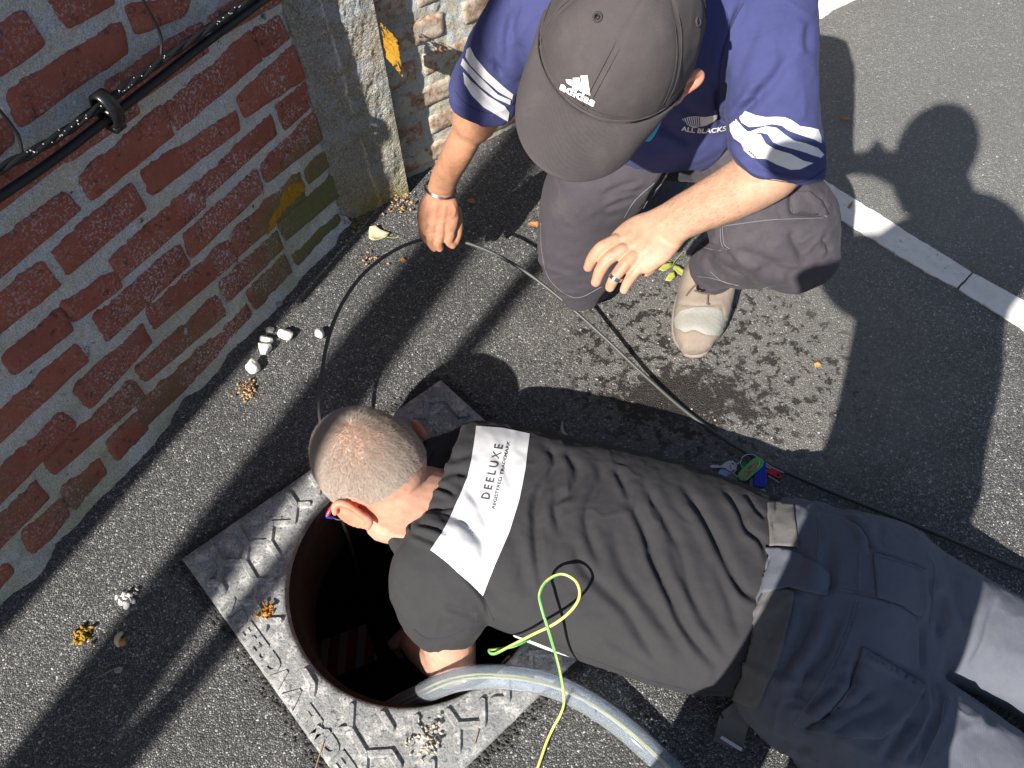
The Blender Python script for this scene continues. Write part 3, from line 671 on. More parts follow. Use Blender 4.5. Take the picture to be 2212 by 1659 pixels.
def tint(me, fn):
    V = getv(me); c = fn(V, getn(me)); a = me.color_attributes.new('Tint', 'FLOAT_COLOR', 'POINT'); a.data.foreach_set('color', np.c_[c, np.ones(len(c))].ravel().astype(np.float32))
def bell(V, p, r): return np.exp(-(np.linalg.norm(V-np.asarray(p), axis=1)/r)**2)[:, None]
def head_parts(C, lat, upv, fwd, s=1.0):
    """cranium, jaw, nose, brow, eyes, mouth and ears; C centre of the cranium"""
    p = []; L, U, F = lat*s, upv*s, fwd*s
    p.append(ell(C, L*.083, F*.108, U*.104)); p.append(ell(C-U*.02+F*.028, L*.071, F*.074, U*.085)); p.append(ell(C-U*.085+F*.038, L*.055, F*.052, U*.052))
    p.append(ell(C-U*.128+F*.066, L*.026, F*.022, U*.02)); p.append(tube([C-U*.018+F*.100, C-U*.046+F*.118, C-U*.062+F*.122], [.008*s, .012*s, .014*s]))
    p.append(tube([C+F*.094-L*.045, C+F*.104, C+F*.094+L*.045], [.008*s]*3)); 
    for k in (-1, 1): p.append(ell(C+F*.084-U*.02+L*.032*k, L*.013, F*.013, U*.011, 12)); p.append(ell(C-U*.045+F*.075+L*.045*k, L*.022, F*.022, U*.02, 12))
    p.append(tube([C-U*.088+F*.094-L*.022, C-U*.088+F*.104, C-U*.088+F*.094+L*.022], [.007*s]*3)); p.append(tube([C-U*.098+F*.092-L*.018, C-U*.099+F*.101, C-U*.098+F*.092+L*.018], [.008*s]*3))
    return p
def ear_part(top, bot, out, back, s=1.0):
    """ear shell between its top and lobe; out = away from the head, back = towards the nape"""
    top, bot = np.asarray(top), np.asarray(bot); ax = bot-top; l = np.linalg.norm(ax); a = ax/l; p = []; rim = []
    for k in range(9):
        t = k/8; an = math.pi*(t*1.25-.25); rim.append(top+a*l*(.5-.5*math.cos(an if an > 0 else 0)*1.0)*1.0+back*(.55*l*math.sin(max(an, 0))**.8*(1-.35*t))+out*(.006+.010*math.sin(math.pi*t)))
    p.append(tube(rim, [.0045*s]*6+[.0055*s]*3, nt=10)); p.append(ell(top+a*l*.5+back*.2*l+out*.004, a*l*.48, back*.26*l, out*.006, 18)); p.append(ell(top+a*l*.93+back*.04, a*.010, back*.009, out*.005, 12))
    return p

# ------------------------------------------------------------------ man lying on his front
pr = thing('person', 'man lying face down in charcoal t-shirt and dark work trousers, reaching into the manhole', 'person', None)
hC = at(800, 1000, .235); elo = at(762, 1100, .215); ehi = at(908, 930, .17)
hl = unit(ehi-elo); hv = unit(CAMP-hC); hb = unit(hv-hl*(hv@hl)+np.array([.0, 0, .35])); hb = unit(hb-hl*(hb@hl)); hu = unit(np.cross(hb, hl))
if (projn([hC+hu*.1])[0]-projn([hC])[0])[0] > 0: hu = -hu
HS = 1.12; hCc = at(790, 997, .222)
parts = head_parts(hCc, hl, hu, -hb, HS)
parts.append(ell(hCc+hb*.028-hu*.02, hl*.078*HS, hb*.088*HS, hu*.095*HS))
parts.append(tube([hCc-hu*.04+hb*.02, at(862, 1070, .19), at(930, 1090, .15)], [.074, .070, .078], nt=24))
parts.append(ptube([(835, 1125, .14), (880, 1130, .13), (940, 1150, .12)], [.045, .05, .06], nt=20))
lo_top, lo_bot = at(722, 1090, .20), at(796, 1124, .19); out1 = -hl*.6+unit(CAMP-lo_top)*.5; out1 = unit(out1)
dn1 = unit(at(760, 1150, .18)-at(765, 1095, .20))
parts += [ell(at(760, 1112, .215), unit(lo_bot-lo_top)*.042, dn1*.020+np.array([0, 0, -.008]), np.cross(unit(lo_bot-lo_top), dn1)*.006, 20)]
parts += [tube([at(*q) for q in ((724, 1108, .225), (723, 1094, .232), (737, 1087, .236), (760, 1096, .236), (782, 1112, .230), (798, 1126, .220), (793, 1138, .208))], [.006, .0075, .008, .0075, .007, .008, .007])]
parts += [ell(at(905, 928, .165), unit(at(925, 955, .165)-at(885, 905, .165))*.032, unit(at(925, 900, .165)-at(905, 928, .165))*.012, np.array([0, 0, .010]), 16)]
# torso core, arms: near arm bends over the rim, forearm reaches down and left into the shaft
parts.append(ptube([(955, 1080, .11), (1100, 1130, .11), (1300, 1210, .11), (1500, 1270, .10)], [.055, .07, .07, .06], nt=20))
parts.append(ptube([(960, 1230, .15), (960, 1310, .08), (970, 1385, .015), (978, 1440, -.045)], [.062, .058, .054, .049], nt=24))
parts.append(ptube([(978, 1436, -.035), (955, 1425, -.10), (915, 1405, -.24), (885, 1385, -.38)], [.047, .046, .038, .029], nt=20))
def hand(C, dr, side, nrm, s=1.0, curl=.5, thumb=1):
    """palm and five fingers. dr: finger direction, side: towards the index finger, nrm: back of the hand"""
    p = [ell(C, dr*.046*s, side*.042*s, nrm*.017*s, 20)]
    ln = [.066, .074, .070, .056]
    for i in range(4):
        b0 = C+dr*.036*s+side*(.030-.0195*i)*s; l = ln[i]*s; a = curl*(1+.12*i); d1 = unit(dr*math.cos(a)-nrm*math.sin(a)); d2 = unit(dr*math.cos(2*a)-nrm*math.sin(2*a)); d3 = unit(dr*math.cos(2.7*a)-nrm*math.sin(2.7*a))
        p.append(tube([b0, b0+d1*l*.45, b0+d1*l*.45+d2*l*.32, b0+d1*l*.45+d2*l*.32+d3*l*.24], [.0098*s, .0094*s, .0086*s, .0072*s], nt=12))
    t0 = C-dr*.02*s+side*.034*s*thumb; p.append(tube([t0, t0+unit(dr*.6+side*thumb*.8-nrm*.3)*.035*s, t0+unit(dr*.8+side*thumb*.5-nrm*.5)*.066*s], [.014*s, .011*s, .009*s], nt=12))
    return p
hc = at(872, 1375, -.44); hd = unit(at(850, 1360, -.55)-hc); hs_ = unit(np.cross(hd, [0, 0, 1])); parts += hand(hc, hd, hs_, unit(np.cross(hs_, hd)), 1.1)
parts.append(ptube([(1000, 1010, .12), (960, 1100, .02), (920, 1180, -.08), (870, 1230, -.24)], [.055, .05, .045, .03], nt=18))
hc = at(860, 1240, -.28); hd = unit(at(830, 1270, -.40)-hc); hs_ = unit(np.cross(hd, [0, 0, 1])); parts += hand(hc, hd, hs_, unit(np.cross(hs_, hd)), 1.1)
body = union(parts, .0026, 6, 'body')
rumple(body, .0008, 30, 3)
def prone_tint(V, N):
    base = np.array([.56, .31, .22]); c = np.tile(base, (len(V), 1)); P = projn(V)
    c *= (1+.10*fbm(V, 16, 3, 5))[:, None]
    c = c+bell(V, at(845, 1085, .22), .035)*np.array([.10, -.10, -.09]); c = c+bell(V, at(762, 1110, .22), .038)*np.array([.16, -.14, -.13]); c = c+bell(V, at(905, 928, .165), .035)*np.array([.02, -.13, -.11])
    # scalp: greyish stubble, tanned thin patch at the crown
    rel = (V-hCc); up = rel@hu; fr = rel@hb; lt = np.abs(rel@hl); hair = 1/(1+np.exp(-(up*1.0+fr*.45+.045)/.010)); hair *= (np.linalg.norm(rel, axis=1) < .17); hair *= 1/(1+np.exp((lt-.090)/.004)); hair *= 1-bell(V, at(762, 1110, .215), .034)[:, 0]
    sc = np.array([.44, .27, .20]); c = c*(1-.55*hair[:, None])+sc*.55*hair[:, None]
    bald = bell(V, at(765, 945, .33), .045); c = c*(1-.6*bald)+np.array([.46, .28, .20])*.6*bald
    return np.clip(c, .02, .9)
tint(body, prone_tint); bo = link('body', body, M_SKIN, pr)
# stubble
def strands(me, n, m, parent, root, length, wid, mask, dirf, name='hair', lift=.5):
    V = getv(me); me.calc_loop_triangles(); T = np.empty(len(me.loop_triangles)*3, int); me.loop_triangles.foreach_get('vertices', T); T = T.reshape(-1, 3)
    a, b, c = V[T[:, 0]], V[T[:, 1]], V[T[:, 2]]; Nn = np.cross(b-a, c-a); A = np.linalg.norm(Nn, axis=1)/2; Nn /= (2*A[:, None]+1e-12); cen = (a+b+c)/3
    w = A*mask(cen, Nn); w = w/w.sum(); k = RS.choice(len(T), n, p=w); u, v = RS.rand(n), RS.rand(n); f = u+v > 1; u[f], v[f] = 1-u[f], 1-v[f]
    P = a[k]+(b[k]-a[k])*u[:, None]+(c[k]-a[k])*v[:, None]; N = Nn[k]; D = dirf(P, N); D = D-N*(D*N).sum(1)[:, None]; D /= np.linalg.norm(D, axis=1)[:, None]+1e-9
    D = D+RS.normal(0, .22, D.shape); l = length*(RS.uniform(.6, 1.25, n))[:, None]; tip = P+l*(D*.8+N*lift); mid = P+l*.5*(D*.7+N*(lift+.25)); s = np.cross(D, N); s /= np.linalg.norm(s, axis=1)[:, None]+1e-9; s *= wid
    VV = np.stack([P-s, P+s, mid+s*.8, mid-s*.8, tip], 1).reshape(-1, 3); i = np.arange(n)*5
    me2 = bpy.data.meshes.new(name); F = np.concatenate([np.c_[i, i+1, i+2, i+3].ravel(), np.c_[i+3, i+2, i+4].ravel()])
    me2.vertices.add(len(VV)); me2.vertices.foreach_set('co', VV.ravel()); me2.loops.add(len(F)); me2.loops.foreach_set('vertex_index', F)
    me2.polygons.add(2*n); me2.polygons.foreach_set('loop_start', np.concatenate([np.arange(n)*4, 4*n+np.arange(n)*3])); me2.update(); me2.validate()
    return link(name, me2, m, parent)
def hmask(P, N):
    rel = P-hCc; up = rel@hu; fr = rel@hb; lt = np.abs(rel@hl); ok = (np.linalg.norm(rel, axis=1) < .155)&(up*1.0+fr*.45 > -.052)&(lt < .096)&(np.linalg.norm(P-at(762, 1112, .215), axis=1) > .040); face = (rel@(-hb) > .07)&(up < .03)
    w = ok*(~face)*1.0; w *= 1-.50*bell(P, at(770, 955, .33), .055)[:, 0]; return w+1e-9*0
def hdir(P, N):
    wh = at(775, 930, .33); r = P-wh; return r*1.0-hu*.02
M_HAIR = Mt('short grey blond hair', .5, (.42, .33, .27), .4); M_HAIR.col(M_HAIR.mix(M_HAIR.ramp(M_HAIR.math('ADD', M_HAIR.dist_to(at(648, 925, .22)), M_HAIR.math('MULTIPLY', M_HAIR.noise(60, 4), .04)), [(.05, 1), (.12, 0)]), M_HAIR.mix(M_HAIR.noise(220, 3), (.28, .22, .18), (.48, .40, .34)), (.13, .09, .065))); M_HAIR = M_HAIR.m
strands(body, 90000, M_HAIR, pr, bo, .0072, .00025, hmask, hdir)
# shirt
sh = [loft([(935, 965, .17, 885, 1160, .16, .045, .06), (985, 928, .135, 868, 1205, .15, .085, .09), (1060, 924, .12, 930, 1262, .14, .11, .11), (1150, 937, .12, 1035, 1335, .13, .12, .12), (1250, 964, .12, 1150, 1378, .125, .125, .12), (1350, 982, .115, 1262, 1427, .12, .125, .115),
            (1450, 1006, .11, 1380, 1468, .115, .12, .11), (1550, 1036, .11, 1490, 1496, .11, .115, .11), (1625, 1066, .11, 1562, 1500, .11, .112, .105), (1714, 1094, .11, 1622, 1507, .105, .105, .10)], 60, 64, (.5, .2), .85),
      loft([(880, 1150, .20, 1050, 1210, .22, .045, .07), (853, 1195, .18, 1068, 1290, .17, .055, .07), (845, 1260, .13, 1058, 1335, .11, .058, .07), (868, 1325, .07, 1045, 1350, .06, .058, .065), (893, 1368, .03, 1038, 1345, .035, .058, .06)], 40, 48, (.6, .12), .9)]
shirt = union(sh, .0034, 5, 'shirt')
# gather the neckline a little around the neck
fl = [([(1359, 1078), (1394, 1148), (1418, 1218), (1453, 1295), (1478, 1351), (1516, 1404), (1555, 1446)], 9, .011), ([(1330, 1010), (1350, 1050), (1359, 1078)], 7, .006),
      ([(1470, 1040), (1495, 1078), (1520, 1117), (1544, 1159), (1569, 1211), (1600, 1267), (1621, 1285), (1655, 1296)], 9, .011), ([(1385, 1030), (1408, 1078), (1446, 1138), (1471, 1190), (1488, 1253), (1502, 1295), (1516, 1323)], 8, .006),
      ([(1165, 950), (1199, 995), (1161, 1071), (1156, 1135), (1163, 1229), (1175, 1275)], 8, .008), ([(1216, 974), (1246, 1012), (1236, 1060), (1200, 1090), (1212, 1160)], 8, .007), ([(1285, 985), (1300, 1030), (1275, 1080), (1265, 1130), (1300, 1230)], 9, .006),
      ([(1240, 1166), (1261, 1225), (1352, 1316), (1404, 1404), (1453, 1463)], 11, .007), ([(1560, 1050), (1597, 1100), (1614, 1141), (1646, 1169), (1660, 1215)], 7, .009), ([(1610, 1065), (1635, 1100), (1655, 1120)], 5, .006),
      ([(905, 1067), (944, 1052), (990, 1071)], 5, .006, 1.1), ([(898, 1099), (948, 1101), (990, 1093)], 5, .006, 1.1), ([(898, 1131), (935, 1139), (970, 1155)], 5, .006, 1.1), ([(888, 1150), (925, 1165), (955, 1180)], 5, .006, 1.1), ([(925, 1042), (975, 1020), (1020, 1025)], 7, .007), ([(945, 985), (985, 990), (1025, 975)], 8, .006),
      ([(1008, 1046), (1037, 1097), (1059, 1148)], 9, .005), ([(1063, 974), (1090, 1010), (1110, 1060)], 8, .004), ([(960, 1310), (995, 1322), (1029, 1331)], 6, .006), ([(995, 1237), (1042, 1288), (1060, 1339)], 4, .0035, .5),
      ([(1310, 1380), (1380, 1420), (1440, 1470)], 10, .005), ([(1080, 1100), (1120, 1200), (1140, 1290)], 14, .004), ([(1320, 1130), (1350, 1230), (1420, 1330), (1490, 1420)], 12, .006), ([(1440, 1130), (1470, 1240), (1530, 1350), (1575, 1420)], 9, .005), ([(1540, 1200), (1575, 1290), (1600, 1380)], 10, .005), ([(1010, 1220), (1090, 1310), (1150, 1350)], 12, .004)]
fl = [(f[0], f[1]*1.12, f[2]*.85, *(f[3:])) for f in fl]
folds(shirt, fl); crease(shirt, .0018, 15, 5, [[1.3, 0, 0], [0, .5, 0], [0, 0, 1]]); rumple(shirt, .0022, 13, 2, 3); rumple(shirt, .0007, 60, 8, 2)
so = link('shirt', shirt, M_TSH, pr); ST = bvh(shirt)
D = lambda L: [(332+.425*x, 774+.425*y) for x, y in L]
decal('shirt_panel', D([(1640, 345), (1775, 356), (1912, 385), (1900, 470), (1890, 560), (1860, 720), (1810, 880), (1740, 1040), (1672, 1208), (1600, 1140), (1500, 1045), (1408, 972), (1470, 880), (1510, 800), (1560, 690), (1600, 590), (1622, 480)]), ST, M_WHITE, pr, .0013, 5)
text_decal('shirt_lettering', 'D E E L U X E', (1056, 1080), (1086, 963), (-17, -3), ST, M_PRINT, pr, .0021, .02)
text_decal('shirt_lettering', 'REGISTERED TRADEMARK', (1069, 1100), (1102, 955), (-7, -1.5), ST, M_PRINT, pr, .0021, .012)
seam('sleeve_seam', [(995, 1237), (1020, 1262), (1042, 1288), (1067, 1340)], ST, M_THRD, pr); seam('sleeve_hem', [(893, 1358), (920, 1378), (960, 1378), (1000, 1362), (1032, 1342)], ST, M_THRD, pr, .0009)
seam('neck_rib', [(938, 968), (915, 1010), (895, 1060), (885, 1110), (884, 1150)], ST, M_TSHB, pr, .006, .001); seam('side_seam', [(1180, 1385), (1280, 1425), (1380, 1462), (1480, 1488), (1560, 1496)], ST, M_THRD, pr)
und = union([loft([(1120, 1360, .055, 1110, 1376, .05, .01, .012), (1190, 1385, .05, 1180, 1404, .045, .01, .012), (1250, 1408, .05, 1245, 1424, .045, .01, .012), (1330, 1438, .05, 1330, 1446, .045, .006, .01)], 30, 16)], .003, 2, 'undershirt'); link('undershirt', und, M_WHITE, pr)
# trousers
tr = [loft([(1655, 1090, .11, 1585, 1500, .10, .098, .10), (1720, 1093, .12, 1603, 1545, .10, .125, .10), (1823, 1122, .12, 1665, 1606, .10, .15, .11), (1921, 1145, .12, 1760, 1655, .10, .15, .11), (2010, 1195, .11, 1850, 1700, .10, .10, .10)], 40, 64, (.15, .5), .85),
      loft([(1800, 1120, .11, 1800, 1400, .12, .14, .1), (1921, 1141, .11, 1890, 1440, .11, .13, .1), (1998, 1187, .10, 1965, 1462, .10, .105, .09), (2103, 1243, .10, 2085, 1490, .09, .085, .08), (2212, 1305, .09, 2190, 1535, .08, .075, .07), (2420, 1420, .08, 2390, 1650, .07, .08, .06), (2600, 1530, .07, 2570, 1720, .07, .07, .06)], 50, 48, (.4, .3), .9),
      loft([(1830, 1400, .11, 1700, 1620, .10, .14, .09), (1930, 1430, .11, 1800, 1720, .09, .13, .09), (2040, 1478, .10, 1920, 1790, .09, .11, .08), (2138, 1544, .09, 2040, 1850, .08, .09, .08), (2300, 1660, .08, 2230, 1930, .08, .085, .07), (2500, 1800, .08, 2440, 2040, .07, .08, .06)], 50, 48, (.4, .3), .9)]
trou = union(tr, .004, 6, 'trousers')
Z5 = lambda L: [(1438+.35*x, 1078.4+.35*y) for x, y in L]
tf = [(Z5([(1210, 910), (1400, 1020), (1610, 1160)]), 6, .006, 1.2), (Z5([(1190, 960), (1130, 1180), (1000, 1330), (850, 1430)]), 9, .009), (Z5([(1270, 330), (1420, 370), (1610, 440)]), 4, .004, 1.2), (Z5([(1100, 130), (1200, 180), (1270, 330)]), 6, .008), (Z5([(1070, 560), (1200, 580), (1440, 650), (1580, 740)]), 4, .003, 1.),
      (Z5([(1580, 740), (1580, 900), (1580, 1050)]), 6, .007), (Z5([(1180, 600), (1120, 800), (1000, 1080)]), 4, .003), (Z5([(1010, 250), (1010, 400), (1000, 600)]), 14, .010), (Z5([(900, 600), (860, 800), (700, 1100)]), 14, .009), (Z5([(1040, 720), (1000, 900), (860, 1100), (760, 1290)]), 13, .009), (Z5([(1690, 560), (1700, 700), (1690, 850)]), 9, .009), (Z5([(1640, 450), (1650, 600), (1640, 760)]), 8, .008), (Z5([(1760, 460), (1800, 620), (1880, 780)]), 12, .007),
      (Z5([(1640, 1100), (1700, 1250), (1650, 1400), (1550, 1600)]), 7, .008), (Z5([(1610, 1090), (1660, 1280), (1600, 1430), (1480, 1620)]), 7, .008), (Z5([(1300, 1180), (1100, 1300), (900, 1400)]), 14, .008), (Z5([(1560, 1330), (1450, 1450), (1330, 1640)]), 12, .008), (Z5([(1000, 1430), (1200, 1350), (1400, 1260)]), 14, .007), (Z5([(560, 1420), (700, 1500), (900, 1540)]), 10, .006), (Z5([(1850, 1200), (1960, 1300), (2000, 1420)]), 12, .005), (Z5([(2050, 600), (1960, 900), (1880, 1040)]), 10, .006)]
folds(trou, tf); crease(trou, .0055, 7.5, 3, [[.55, .2, 0], [-.6, 1.2, 0], [0, 0, 1]]); crease(trou, .003, 16, 13); rumple(trou, .003, 9, 6, 3); rumple(trou, .0008, 45, 8, 2)
to = link('trousers', trou, M_TRO, pr); TT = bvh(trou)
decal('back_pocket', Z5([(1212, 912), (1400, 1020), (1606, 1158), (1540, 1280), (1440, 1390), (1330, 1480), (1100, 1470), (860, 1428), (1000, 1330), (1130, 1170), (1190, 1000)]), TT, M_TRO, pr, .0022, 6, .002)
decal('back_pocket', Z5([(1276, 335), (1420, 372), (1612, 440), (1600, 560), (1580, 730), (1430, 650), (1300, 610), (1290, 470)]), TT, M_TRO, pr, .0018, 6, .002)
for L in ([(1212, 916), (1400, 1024), (1604, 1160)], [(1280, 342), (1420, 380), (1612, 450)], [(1075, 565), (1200, 585), (1440, 655), (1580, 745)], [(1185, 600), (1150, 740), (1090, 900), (980, 1120), (790, 1390)], [(1195, 330), (1195, 570)], [(1610, 330), (1660, 450), (1630, 780)], [(1720, 1250), (1690, 1400), (1570, 1650)], [(940, 90), (950, 250), (930, 400)], [(700, 640), (690, 900), (575, 1280)]):
    seam('seam', Z5(L), TT, M_THR, pr, .0006, .0026)
big = union(sh+tr[:1], .008, 1, 'x'); 
UT = BVHTree.FromPolygons([v.co[:] for v in shirt.vertices]+[v.co[:] for v in trou.vertices], [p.vertices[:] for p in shirt.polygons]+[tuple(i+len(shirt.vertices) for i in p.vertices) for p in trou.polygons]); bpy.data.meshes.remove(big)
decal('belt', Z5([(622, 22), (720, 30), (790, 42), (800, 150), (825, 310), (790, 300), (640, 292), (628, 150)]), UT, M_BELT, pr, .005, 5, .003)
decal('belt', Z5([(615, 560), (720, 560), (795, 575), (780, 700), (735, 880), (680, 1040), (575, 1285), (490, 1260), (412, 1225), (480, 1060), (515, 900), (550, 740), (578, 640)]), UT, M_BELT, pr, .005, 5, .003)
decal('waist_patch', Z5([(618, 305), (760, 320), (850, 360), (920, 400), (1000, 480), (990, 600), (880, 575), (760, 550), (600, 588), (605, 440)]), UT, M_TRO, pr, .007, 6, .003)
# loose belt end on the asphalt, boots beyond the frame
def ribbon(pts, w, th, wid=None):
    P = catmull([at(*p) for p in pts], 24); T = np.gradient(P, axis=0); T /= np.linalg.norm(T, axis=1)[:, None]; Sd = np.cross(T, [0, 0, 1.0]); Sd /= np.linalg.norm(Sd, axis=1)[:, None]; V = []; 
    for i in range(len(P)):
        for a, b in ((-1, 0), (1, 0), (1, 1), (-1, 1)): V.append(P[i]+Sd[i]*a*w/2+np.array([0, 0, th*b]))
    n = len(P); return V, _ringfaces(n, 4)+[(0, 1, 2, 3), (n*4-1, n*4-2, n*4-3, n*4-4)]
b = B(); b.add(ribbon([(1582, 1520, .06), (1588, 1545, .03), (1580, 1575, .012), (1572, 1612, .006)], .055, .003)); link('belt_end', b.mesh('belt_end', False), M_BELT, pr)
b = B(); b.add(ribbon([(1557, 1592, .0105), (1602, 1620, .0105)], .006, .002)); link('belt_tip', b.mesh('belt_tip', False), M_STRIPE, pr)
for q in ((2660, 1640), (2560, 1960)):
    bt_ = union([ptube([(q[0]-80, q[1]-60, .09), (q[0], q[1], .08), (q[0]+60, q[1]+40, .05)], [.06, .06, .045], nt=16)], .008, 3, 'boot'); link('boot', bt_, M_LEATH, pr)
# glasses hooked over the near ear
b = B(); b.add(ptube([(772, 1076, .232), (760, 1078, .236), (742, 1080, .236), (728, 1083, .230), (719, 1092, .222), (714, 1100, .214)], [.0042, .004, .0035, .0028, .002, .002], nt=10)); link('glasses_arm', b.mesh('glasses_arm'), M_DKMET, pr)
M_RED = plain('red plastic', (.6, .02, .04), .3, .1, 60, 0, spec=.5); M_NAVY = plain('navy plastic', (.03, .03, .22), .3, .1, 60, 0, spec=.5)
b = B(); b.add(ptube([(715, 1098, .215), (712, 1104, .212), (709, 1110, .209)], [.0042, .0045, .0042], nt=10)); link('glasses_hinge', b.mesh('h'), M_RED, pr)
b = B(); b.add(ptube([(708, 1110, .208), (708, 1116, .205), (722, 1119, .200)], [.0042, .0038, .002], nt=10)); link('glasses_hinge', b.mesh('h'), M_NAVY, pr)
b = B(); b.add(ptube([(716, 1116, .200), (728, 1122, .195), (740, 1122, .192), (748, 1116, .190), (750, 1112, .188)], [.0013]*5, nt=8)); link('glasses_rim', b.mesh('h'), M_STEEL, pr)

# ------------------------------------------------------------------ kneeling man with cap
kn = thing('person', 'kneeling man in faded dark cap and blue shirt with white stripes, holding the dark cable', 'person')
KC = at(1345, 78, .985); kv = unit(CAMP-KC); kw = RW@np.array([.47, .88, 0.0]); kw = unit(kw-kv*(kw@kv))
t40 = math.radians(44); KU = unit(kv*math.cos(t40)+kw*math.sin(t40)); KF = unit(kv*math.sin(t40)-kw*math.cos(t40)); KL = unit(np.cross(KF, KU))
if (projn([KC+KL*.1])[0]-projn([KC])[0])[0] < 0: KL = -KL
parts = head_parts(KC-KU*.012-KF*.012, KL, KU, KF, .93)
parts.append(tube([KC-KU*.06-KF*.03, KC-KU*.15-KF*.06, at(1440, 60, .86)], [.07, .068, .08], nt=20))
parts += [tube([at(*q) for q in ((1450, 207, .93), (1462, 190, .935), (1478, 174, .94), (1496, 162, .94), (1510, 158, .935), (1514, 166, .93), (1505, 180, .925), (1488, 192, .92), (1470, 203, .915))], [.006, .0065, .0065, .0065, .0065, .0065, .006, .006, .006]), ell(at(1475, 188, .925), unit(at(1510, 160, .93)-at(1450, 210, .93))*.030, np.array([0, .004, .010]), np.array([.008, .004, 0]), 16), ell(at(1450, 196, .915), np.array([.02, 0, 0]), np.array([0, .025, 0]), np.array([0, 0, .02]), 16)]
# image-left arm
parts.append(ptube([(1190, 70, .84), (1110, 130, .76), (1058, 200, .68), (1025, 260, .60)], [.045, .045, .046, .046], nt=24))
parts.append(loft([(1000, 190, .66, 1085, 225, .66, .04, .04), (990, 248, .60, 1060, 268, .60, .036, .036), (962, 310, .53, 1028, 330, .53, .034, .034), (938, 360, .435, 1001, 375, .435, .029, .029), (926, 395, .37, 985, 405, .37, .024, .024), (921, 415, .34, 983, 420, .34, .023, .023), (908, 435, .315, 990, 442, .315, .020, .022), (901, 462, .28, 992, 466, .28, .018, .022), (903, 488, .25, 988, 492, .25, .017, .02), (912, 503, .235, 978, 506, .235, .012, .016)], 70, 40, (.3, .5), .9))
parts.append(ptube([(972, 480, 0.255), (973, 503, 0.237), (970, 520, 0.213), (978, 530, 0.200)], [.0135, .0125, .0115, .0095], nt=14))           # index
parts.append(ptube([(985, 455, 0.260), (990, 480, 0.245), (989, 505, 0.220), (984, 524, 0.201)], [.014, .012, .0115, .0095], nt=14))         # thumb
parts.append(ptube([(952, 485, 0.250), (950, 507, 0.233), (947, 525, 0.210), (950, 536, 0.192)], [.0125, .0125, .0115, .010], nt=14))
parts.append(ptube([(933, 488, 0.248), (931, 508, 0.231), (931, 524, 0.207), (938, 536, 0.187)], [.0125, .0122, .0112, .0095], nt=14))
parts.append(ptube([(914, 480, 0.247), (913, 498, 0.229), (917, 512, 0.205), (926, 524, 0.187)], [.0115, .0108, .010, .0088], nt=14))
# image-right arm
parts.append(ptube([(1600, 80, .85), (1650, 200, .77), (1660, 310, .70), (1640, 372, .655)], [.064, .06, .056, .052], nt=24))
parts.append(loft([(1640, 320, .68, 1730, 395, .66, .05, .05), (1590, 347, .65, 1690, 425, .645, .046, .046), (1545, 376, .62, 1630, 456, .615, .042, .042), (1490, 408, .585, 1568, 482, .58, .036, .036), (1440, 437, .555, 1506, 506, .545, .030, .03), (1412, 452, .535, 1478, 520, .53, .026, .026), (1382, 463, .52, 1464, 540, .51, .024, .024), (1352, 478, .505, 1446, 560, .50, .021, .022), (1326, 500, .495, 1420, 580, .485, .018, .02), (1312, 520, .485, 1400, 592, .475, .012, .015)], 70, 40, (.3, .5), .85))
fr = [((1330, 520, .495), (1300, 535, .488), (1281, 556, .47), (1271, 577, .445)), ((1345, 540, .493), (1316, 558, .482), (1298, 582, .462), (1287, 609, .438)), ((1368, 555, .49), (1345, 577, .478), (1328, 600, .458), (1318, 620, .438)), ((1392, 565, .485), (1374, 585, .472), (1358, 606, .452), (1348, 626, .435))]
for f, r in zip(fr, (.0128, .0128, .0122, .0112)): parts.append(ptube(f, [r*1.08, r*1.0, r*.95, r*.8], nt=14))
parts.append(ptube([(1440, 535, .49), (1420, 565, .455), (1395, 588, .425)], [.016, .013, .010], nt=14))
parts.append(ell(at(1420, 60, .82), np.array([.17, 0, 0]), np.array([0, .05, .02]), np.array([0, -.02, .05])))
kb = union(parts, .0025, 5, 'body')
# tendons, knuckles and veins
kf = [([(925, 430), (920, 460), (916, 490)], 4, -.0014, 0), ([(945, 430), (941, 460), (934, 490)], 4, -.0016, 0), ([(962, 432), (960, 462), (953, 488)], 4, -.0016, 0), ([(925, 485), (923, 500)], 4, .003, 0), ([(943, 485), (941, 508)], 4, .003, 0), ([(963, 480), (962, 520)], 4, .004, 0), ([(975, 435), (983, 452), (979, 470)], 3, -.0016, 0), ([(1365, 500), (1340, 520)], 6, -.0015, 0), ([(1385, 510), (1362, 535)], 6, -.0015, 0), ([(1405, 522), (1385, 548)], 6, -.0015, 0), ([(1480, 440), (1430, 480), (1400, 500)], 5, -.0012, 0), ([(1335, 515), (1323, 528)], 5, .001, 0), ([(920, 418), (950, 424), (983, 422)], 3, .0015, 0),
      ([(1322, 548), (1306, 566)], 4, .0022, 0), ([(1342, 566), (1322, 590)], 4, .0022, 0), ([(1368, 578), (1352, 600)], 4, .0022, 0), ([(975, 400), (970, 350), (985, 300)], 5, -.001, 0)]
folds(kb, kf); rumple(kb, .0007, 35, 9)
def kn_tint(V, N):
    c = np.tile(np.array([.47, .235, .14]), (len(V), 1)); c *= (1+.10*fbm(V, 14, 3, 2))[:, None]
    right = 1/(1+np.exp(-(V[:, 0]-.1)/.03))[:, None]; c = c*(1-right)+np.array([.47, .28, .19])*right
    hl_ = bell(V, at(945, 480, .31), .08); c = c*(1-.4*hl_)+np.array([.50, .24, .17])*.4*hl_
    for q in fr+[((0, 0, 0), (0, 0, 0), (0, 0, 0), (978, 528, .255))]: 
        if q[3][0]: b_2 = bell(V, at(*q[3]), .012); c = c+b_2*np.array([.10, .02, .02])
    e = bell(V, at(1485, 182, .93), .035); c = c+e*np.array([.10, -.06, -.05]); return np.clip(c, .02, .9)
